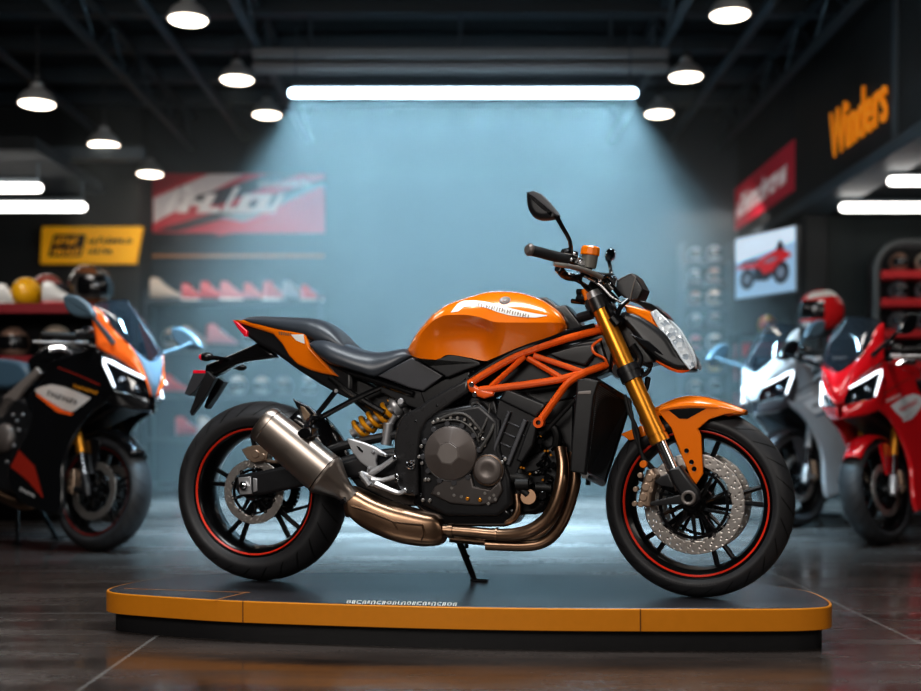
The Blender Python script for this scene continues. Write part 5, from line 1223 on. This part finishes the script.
# ------------------------------------------------------------------ goods on display
def helmet(loc, s, rz, shell, label, accent=None, visor=None, group=None):
    t = thing('helmet', label, 'helmet', loc, rz, group)
    def sv(a, b, k=1.):
        # a: azimuth (0 = front), b: elevation
        x = math.cos(b)*math.cos(a); y = math.cos(b)*math.sin(a); z = math.sin(b)
        r_ = Vector((x*.150*(1+.10*max(0, x)*max(0, -z)), y*.120, z*.135))*k
        return r_*s+Vector((0,0,.118*s))
    mb = MB(); NA_ = 28; rows = []
    for i in range(13):
        b = R(-62+i*152/12); rows.append([sv(2*PI*j/NA_, b) for j in range(NA_)])
    loft(mb, rows); sh = build(mb, 'helmet_shell', shell, t)
    mb = MB(); rows = [[sv(R(-72+144*j/14), R(-22+46*i/5), 1.022) for j in range(15)] for i in range(6)]
    mb.add([p for r_ in rows for p in r_], [(i*15+j, i*15+j+1, (i+1)*15+j+1, (i+1)*15+j) for i in range(5) for j in range(14)]); build(mb, 'visor', visor or BLACKG, sh)
    if accent:
        for s_ in (1, -1):
            mb = MB(); rows = [[sv(s_*R(20+j*14), R(28+i*9+j*2), 1.012) for j in range(9)] for i in range(4)]
            mb.add([p for r_ in rows for p in r_], [(i*9+j, i*9+j+1, (i+1)*9+j+1, (i+1)*9+j) for i in range(3) for j in range(8)]); build(mb, 'stripe', accent, sh)
        mb = MB(); rows = [[sv(R(-60+j*15), R(-48+i*8), 1.012) for j in range(9)] for i in range(3)]
        mb.add([p for r_ in rows for p in r_], [(i*9+j, i*9+j+1, (i+1)*9+j+1, (i+1)*9+j) for i in range(2) for j in range(8)]); build(mb, 'chin_stripe', accent, sh)
    return t
def shoe(loc, s, rz, m, sole, label, group=None):
    t = thing('riding_shoe', label, 'shoe', loc, rz, group)
    def ringx(x, h0, h1, w_):
        return [Vector((x, math.cos(a)*w_, h0+(h1-h0)*(.5+.5*math.sin(a))))*s for a in [2*PI*j/14 for j in range(14)]]
    mb = MB(); loft(mb, [ringx(*q) for q in ((-.14,.03,.16,.02),(-.135,.025,.20,.038),(-.10,.022,.21,.044),(-.05,.022,.20,.044),(-.02,.022,.15,.045),(.04,.022,.11,.048),(.10,.022,.085,.046),(.135,.024,.06,.036),(.145,.028,.045,.015))]); u = build(mb, 'upper', m, t)
    mb = MB(); prism(mb, [(-.145*s,0),(.12*s,0),(.15*s,.012*s),(.148*s,.03*s),(-.148*s,.03*s)], -.046*s, .046*s, .006*s); build(mb, 'sole', sole, t)
    mb = MB()
    for k in range(4): tube(mb, [Vector((-.015+k*.022, y*.03, .155-k*.017))*s for y in (-1, 0, 1)], .006*s, 6, 2)
    build(mb, 'laces', WHITE, u); return t
def at(px, z, Y): return Vector(((px-CX)/F*Y, Y, z))
PAL = dict(cream=mat('cream leather', (196,178,160), .45), red=mat('red gloss', (204,52,54), .3, 0, .5), pink=mat('pale red', (206,120,120), .4), white=mat('white gloss', (222,220,216), .3, 0, .5), grey=mat('grey gloss', (128,132,136), .35, 0, .4), black=BLACKG, silver=mat('silver gloss', (178,180,184), .28, .4, .4), yellow=mat('yellow gloss', (240,176,22), .3, 0, .5), brown=mat('brown gloss', (150,120,104), .4, 0, .3))
SHELF = mat('shelf grey', (54,58,62), .55, .1)
def shelfunit(nm, label, x0, x1, y0, y1, zs, ztop, m, edge=None, back=False):
    t = thing(nm, label, 'shelf', ((x0+x1)/2, (y0+y1)/2, 0)); w_ = x1-x0; d = y1-y0
    for z in zs:
        mb = MB(); box(mb, (0,0,z-.02), (w_, d, .04), bev=.004); s = build(mb, 'shelf_board', m, t)
        if edge: mb = MB(); box(mb, (0,-d/2-.006,z-.025), (w_, .012, .07), bev=.003); build(mb, 'shelf_edge', edge, s)
    for sx in (-1, 1):
        for sy in (-1, 1):
            mb = MB(); box(mb, (sx*(w_/2+.02), sy*(d/2-.02), ztop/2), (.04,.04,ztop), bev=.004); build(mb, 'upright', STEEL, t)
    if back: mb = MB(); box(mb, (0, d/2+.02, ztop/2), (w_, .02, ztop)); build(mb, 'back_panel', BLACKP, t)
    return t
# wall shelves under the banner
zs = [2.08, 1.55, 1.02, .52]
shelfunit('display_shelf', 'long grey wall shelves with shoes and helmets under the red banner', -3.54, -1.62, 13.55, 13.93, zs, 2.2, SHELF)
ORD = ['leftmost', 'second from the left', 'third from the left', 'fourth from the left', 'fifth from the left', 'sixth from the left', 'seventh from the left', 'eighth from the left']
rowsd = [(2.08, 'top', [('cream',166,'s',1.3),('red',194,'s',1.),('red',214,'s',1.1),('pink',234,'s',1.1),('pink',256,'s',1.),('pink',276,'s',1.1),('silver',296,'s',1.1),('red',312,'s',.9)]),
 (1.55, 'second', [('cream',172,'h',.9),('brown',196,'s',1.2),('pink',222,'s',1.3),('grey',250,'h',.8),('grey',276,'h',.8),('silver',302,'h',.85)]),
 (1.02, 'third', [('red',176,'s',1.1),('grey',204,'s',1.1),('white',238,'h',.85),('white',262,'h',.8),('silver',284,'h',.8),('silver',310,'h',.9)]),
 (.52, 'lowest', [('red',190,'s',1.2),('white',212,'s',1.2),('cream',236,'h',.8),('white',262,'s',1.2),('grey',292,'h',.8)])]
for z, nm, items in rowsd:
    for i, (c, px, kd, s) in enumerate(items):
        lab = '%s %s on the %s wall shelf under the banner, %s' % (c, 'riding shoe' if kd == 's' else 'helmet', nm, ORD[i])
        if kd == 's': shoe(at(max(px, 166), z, 13.7), s, R(random.choice((15,25,35))), PAL[c], WHITE if i % 2 else BLACKP, lab, 'goods on the wall shelves')
        else: helmet(at(max(px, 168), z, 13.72), s, R(-70+random.uniform(-25,25)), PAL[c], lab, None, BLACKG, 'goods on the wall shelves')
# left rack with helmets
rk = shelfunit('display_rack', 'dark rack with a red edged top behind the black and orange motorcycle', -3.75, -2.42, 8.25, 8.75, [1.50, 1.14, .72, .3], 1.5, BLACKP, mat('red edge', (130,30,38), .5), True)
helmet(at(27,1.5,8.45), .84, R(75), PAL['yellow'], 'small yellow helmet on the red edged rack at the left', None, BLACKG)
helmet(at(47,1.5,8.62), 1.02, R(-60), mat('red brown gloss', (150,70,60), .3, 0, .6), 'brownish red helmet with dark visor beside the yellow one', None, BLACKG)
helmet(at(90,1.5,8.5), 1.22, R(-40), mat('black chrome', (96,90,86), .18, .5, .8), 'large black helmet with brown and blue reflections on the left rack', mat('painted brown reflection', (140,92,62), .25, .3, .6), BLACKG)  # brown accent stripes paint in reflections on the black shell
shoe(at(12,1.5,8.4), .8, R(10), PAL['white'], PAL['white'], 'white riding shoe at the left end of the red edged rack'); shoe(at(60,1.5,8.36), .85, R(10), PAL['white'], PAL['red'], 'white riding shoe with red sole below the brownish red helmet')
helmet(at(56,1.14,8.45), .95, R(-70), PAL['cream'], 'cream helmet on the second board of the left rack'); helmet(at(14,1.14,8.45), .9, R(-80), PAL['brown'], 'brown helmet on the second board of the left rack, at its left end')
helmet(at(34,.72,8.45), 1., R(-70), PAL['grey'], 'grey helmet on the third board of the left rack')
# helmet column on the right of the back wall
ys = [262, 284, 306, 328, 350, 372, 394, 416]
zr = [H+(HY-y)/F*13.75 for y in ys]
shelfunit('helmet_rack', 'tall narrow rack of small helmets beside the wall screen', at(684,0,13.7).x, at(727,0,13.7).x, 13.6, 13.9, zr, 2.75, SHELF)
cs_ = ['silver','brown','cream','grey','white','yellow','grey','cream']; cs2 = ['grey','silver','brown','silver','pink','grey','cream','silver']
for i, z in enumerate(zr):
    helmet(at(695,z,13.72), .66, R(-80), PAL[cs2[i]], '%s helmet in the left column of the tall helmet rack, %s from the top' % (cs2[i], ['first','second','third','fourth','fifth','sixth','seventh','eighth'][i]), None, BLACKG, 'helmets in the tall rack')
    helmet(at(714,z,13.72), .74, R(-80), PAL[cs_[i]], '%s helmet in the right column of the tall helmet rack, %s from the top' % (cs_[i], ['first','second','third','fourth','fifth','sixth','seventh','eighth'][i]), None, BLACKG, 'helmets in the tall rack')
# red boxes under the screen
zb = [1.60, 1.36, 1.12, .85]
shelfunit('box_rack', 'low dark rack of red boxes under the wall screen', at(737,0,12.3).x, at(800,0,12.3).x, 12.1, 12.45, zb, 1.62, BLACKP)
for i, z in enumerate(zb[1:]):
    for j, px in enumerate((744, 761, 780)):
        mb = MB(); box(mb, (0,0,.07), (.15,.22,.14), bev=.006); o = thing('shoe_box', 'red shoe box on the %s board of the low box rack, %s' % (('top inner','middle','bottom')[i], ('left','centre','right')[j]), 'box', at(px, z, 12.25), 0, 'red boxes in the low rack'); bx_ = build(mb, 'carton', PAL['red'] if j != 1 else mat('deep red card', (120,30,36), .6), o)
        mb = MB(); box(mb, (0,0,.125), (.156,.226,.04), bev=.004); build(mb, 'lid', mat('lid red', (170,44,48), .5), o)
helmet(at(767,1.60,12.25), .75, R(-95), mat('yellow olive gloss', (206,190,60), .4, 0, .4), 'small yellow and red helmet on the box rack below the screen', PAL['red'], PAL['pink'])
for px, py, lab in ((745,369,'upper small warm round lamp in front of the box rack'),(749.5,378.5,'lower small warm round lamp in front of the box rack')):
    t = thing('round_lamp', lab, 'lamp', W(px, py, 12.06)); mb = MB(); ellip(mb, (0,-.01,0), (.022,.02,.022)); build(mb, 'bulb', mat('warm glow', (255,214,170), .5, emit=(255,206,160), estr=7), t); mb = MB(); cyl(mb, (0,.0,0), (0,1,0), .026, .05); build(mb, 'socket', BLACKP, t)
# red helmet on its stand
hs = thing('helmet_stand', 'slim dark display stand carrying the red and white helmet', 'stand', at(820,0,8.9)); mb = MB(); cyl(mb, (0,0,0), (0,0,1), .16, .02, 28); tube(mb, [(0,0,.02),(0,0,1.36)], .02, 12, 1); build(mb, 'pole', BLACKP, hs); mb = MB(); cyl(mb, (0,0,1.355), (0,0,1), .10, .02, 28); build(mb, 'tray', BLACKP, hs); mb = MB(); box(mb, (.16,.02,1.34), (.5,.1,.03), bev=.006); build(mb, 'cross_bar', STEEL, hs)
helmet(at(821,1.375,8.9), 1.2, R(195), mat('red helmet gloss', (216,40,44), .22, 0, .9), 'shiny red and white helmet on a dark stand above the white motorcycle', PAL['white'], BLACKG)
# arched cabinet in the right shop
cab = thing('display_cabinet', 'dark rounded cabinet with red shelves in the right shop', 'cabinet', (4.42, 11.15, 0))
mb = MB(); arc = [(-.60,.3),(-.60,2.10)]+[(-.60+.25*(1-math.cos(a)), 2.10+.25*math.sin(a)) for a in [PI/2*k/6 for k in range(1,7)]]; arc = arc+[(-x, z) for x, z in arc[::-1]]
tube(mb, [(x, -.12, z) for x, z in arc], .035, 10, 1); build(mb, 'frame', mat('cabinet grey', (92,94,94), .5, .2), cab)
mb = MB(); o = [(x, z) for x, z in arc]; prism(mb, o, -.14, -.10, .005); build(mb, 'back_panel', BLACKP, cab)
RS_ = mat('shelf red', (206,50,54), .45)
zc = [.68+(424-y)/F*11.05 for y in (275, 303, 334, 366)]
for z in zc:
    mb = MB(); box(mb, (0,-.02,z), (1.12,.30,.075), bev=.008); build(mb, 'shelf_board', RS_, cab)
cc_ = [['brown','cream','brown','cream'],['grey','silver','brown','grey'],['grey','grey','pink','silver'],['black','grey','brown','black']]
for i, z in enumerate(zc):
    for j in range(4):
        helmet((4.42-.36+j*.24, 11.12, z+.038), .70, R(-80), PAL[cc_[i][j]], '%s helmet on the %s red shelf of the rounded cabinet, %s' % (cc_[i][j], ('top','second','third','lowest')[i], ORD[j]), None, BLACKG, 'helmets in the rounded cabinet')
# ------------------------------------------------------------------ haze and lights
def area(nm, loc, tgt, sx, sy, pw, col, spread=180, rough=None):
    l = bpy.data.lights.new(nm, 'AREA'); l.shape = 'RECTANGLE'; l.size = sx; l.size_y = sy; l.energy = pw; l.color = col; l.spread = R(spread)
    o = bpy.data.objects.new(nm, l); COL.objects.link(o); o.location = loc
    d = Vector(tgt)-Vector(loc); o.rotation_euler = d.to_track_quat('-Z', 'Y').to_euler(); return o
NB = 64; xm = W(463,93,10).x; zt = W(0,93,10).z-.07
for k in range(NB):
    x = -1.42+2.84*(k+.5)/NB; area('tube_beam', (xm+x, 10, zt), (xm+x+x/2.9, 10, zt-1), 2.84/NB,  .06, 6.0, (.47,.79,1.), 40)
area('tube_glow', (xm, 10, zt), (xm, 10, 0), 2.84, .06, 205, (.50,.81,1.), 76)
area('key_softbox', (.1, 3.5, 3.3), (.0, 4.0, .6), 2.4, .7, 90, (.92,.97,1.))
area('front_fill', (-1.6, -.6, 2.6), (0, 4.0, .6), 2.2, 1.4, 108, (1.,.94,.88))
area('side_fill', (3.0, .6, 2.2), (.4, 3.9, .6), 1.2, 1.2, 22, (1.,.92,.84))
area('left_hall', (-3.0, 6.2, 3.8), (-2.6, 7.2, .4), 1.6, .8, 45, (1.,.95,.9))
area('right_hall', (3.0, 6.2, 3.8), (2.8, 7.4, .4), 1.6, .8, 45, (1.,.95,.9))
area('floor_wash', (0, 7.1, 4.1), (0, 7.7, 0), 2.8, 2.0, 640, (.46,.78,1.), 46)  # added blue area lamp to brighten the floor, no visible fixture
area('shelf_fill', (-2.6, 12.6, 2.9), (-2.6, 13.9, 1.5), 1.8, .2, 13, (1.,.96,.92))  # added fill to lighten the goods on the wall shelves, no visible fixture
area('rack_fill', (2.6, 12.7, 2.9), (2.9, 13.8, 1.6), .8, .2, 18, (1.,.94,.88))  # added fill for the tall helmet rack, without a fixture of its own
area('left_bay', (-3.6, 9.3, 2.6), (-3.4, 10.8, 1.6), 1.6, .3, 14, (1.,.95,.88))
mb = MB(); box(mb, (0, 11.6, 1.78), (6.2, 4.5, 3.52))
hz = bpy.data.materials.new('haze'); hz.use_nodes = True; nt = hz.node_tree; nt.nodes.remove(nt.nodes['Principled BSDF'])
vs = nt.nodes.new('ShaderNodeVolumeScatter'); vs.inputs['Color'].default_value = (.86,.95,.96,1); vs.inputs['Density'].default_value = .036; vs.inputs['Anisotropy'].default_value = 0
nt.links.new(vs.outputs[0], nt.nodes['Material Output'].inputs['Volume'])
hzo = build(mb, 'light_haze', hz, None, smooth=False); tag(hzo, 'pale blue haze lit by the bright tube lamp behind the orange motorcycle', 'haze', kind='stuff')
w = bpy.data.worlds.new('World'); scene.world = w; w.use_nodes = True
bg = w.node_tree.nodes['Background']; bg.inputs[0].default_value = (.10,.14,.18,1); bg.inputs[1].default_value = .06
cam = bpy.data.cameras.new('Camera'); cam.sensor_width = 36; cam.lens = 36*F/921; cam.shift_y = (HY-345.5)/921; cam.clip_end = 60
co = bpy.data.objects.new('Camera', cam); COL.objects.link(co); co.location = (0, 0, H); co.rotation_euler = (R(90), 0, 0)
cam.dof.use_dof = True; cam.dof.focus_distance = 3.86; cam.dof.aperture_fstop = 1.45; 
scene.camera = co
scene.view_settings.view_transform = 'Standard'; scene.view_settings.look = 'Medium High Contrast'; scene.view_settings.exposure = 0.0
scene.cycles.volume_bounces = 0; scene.cycles.max_bounces = 6; scene.cycles.use_denoising = True; scene.cycles.sample_clamp_indirect = 4; scene.cycles.caustics_reflective = False; scene.cycles.caustics_refractive = False
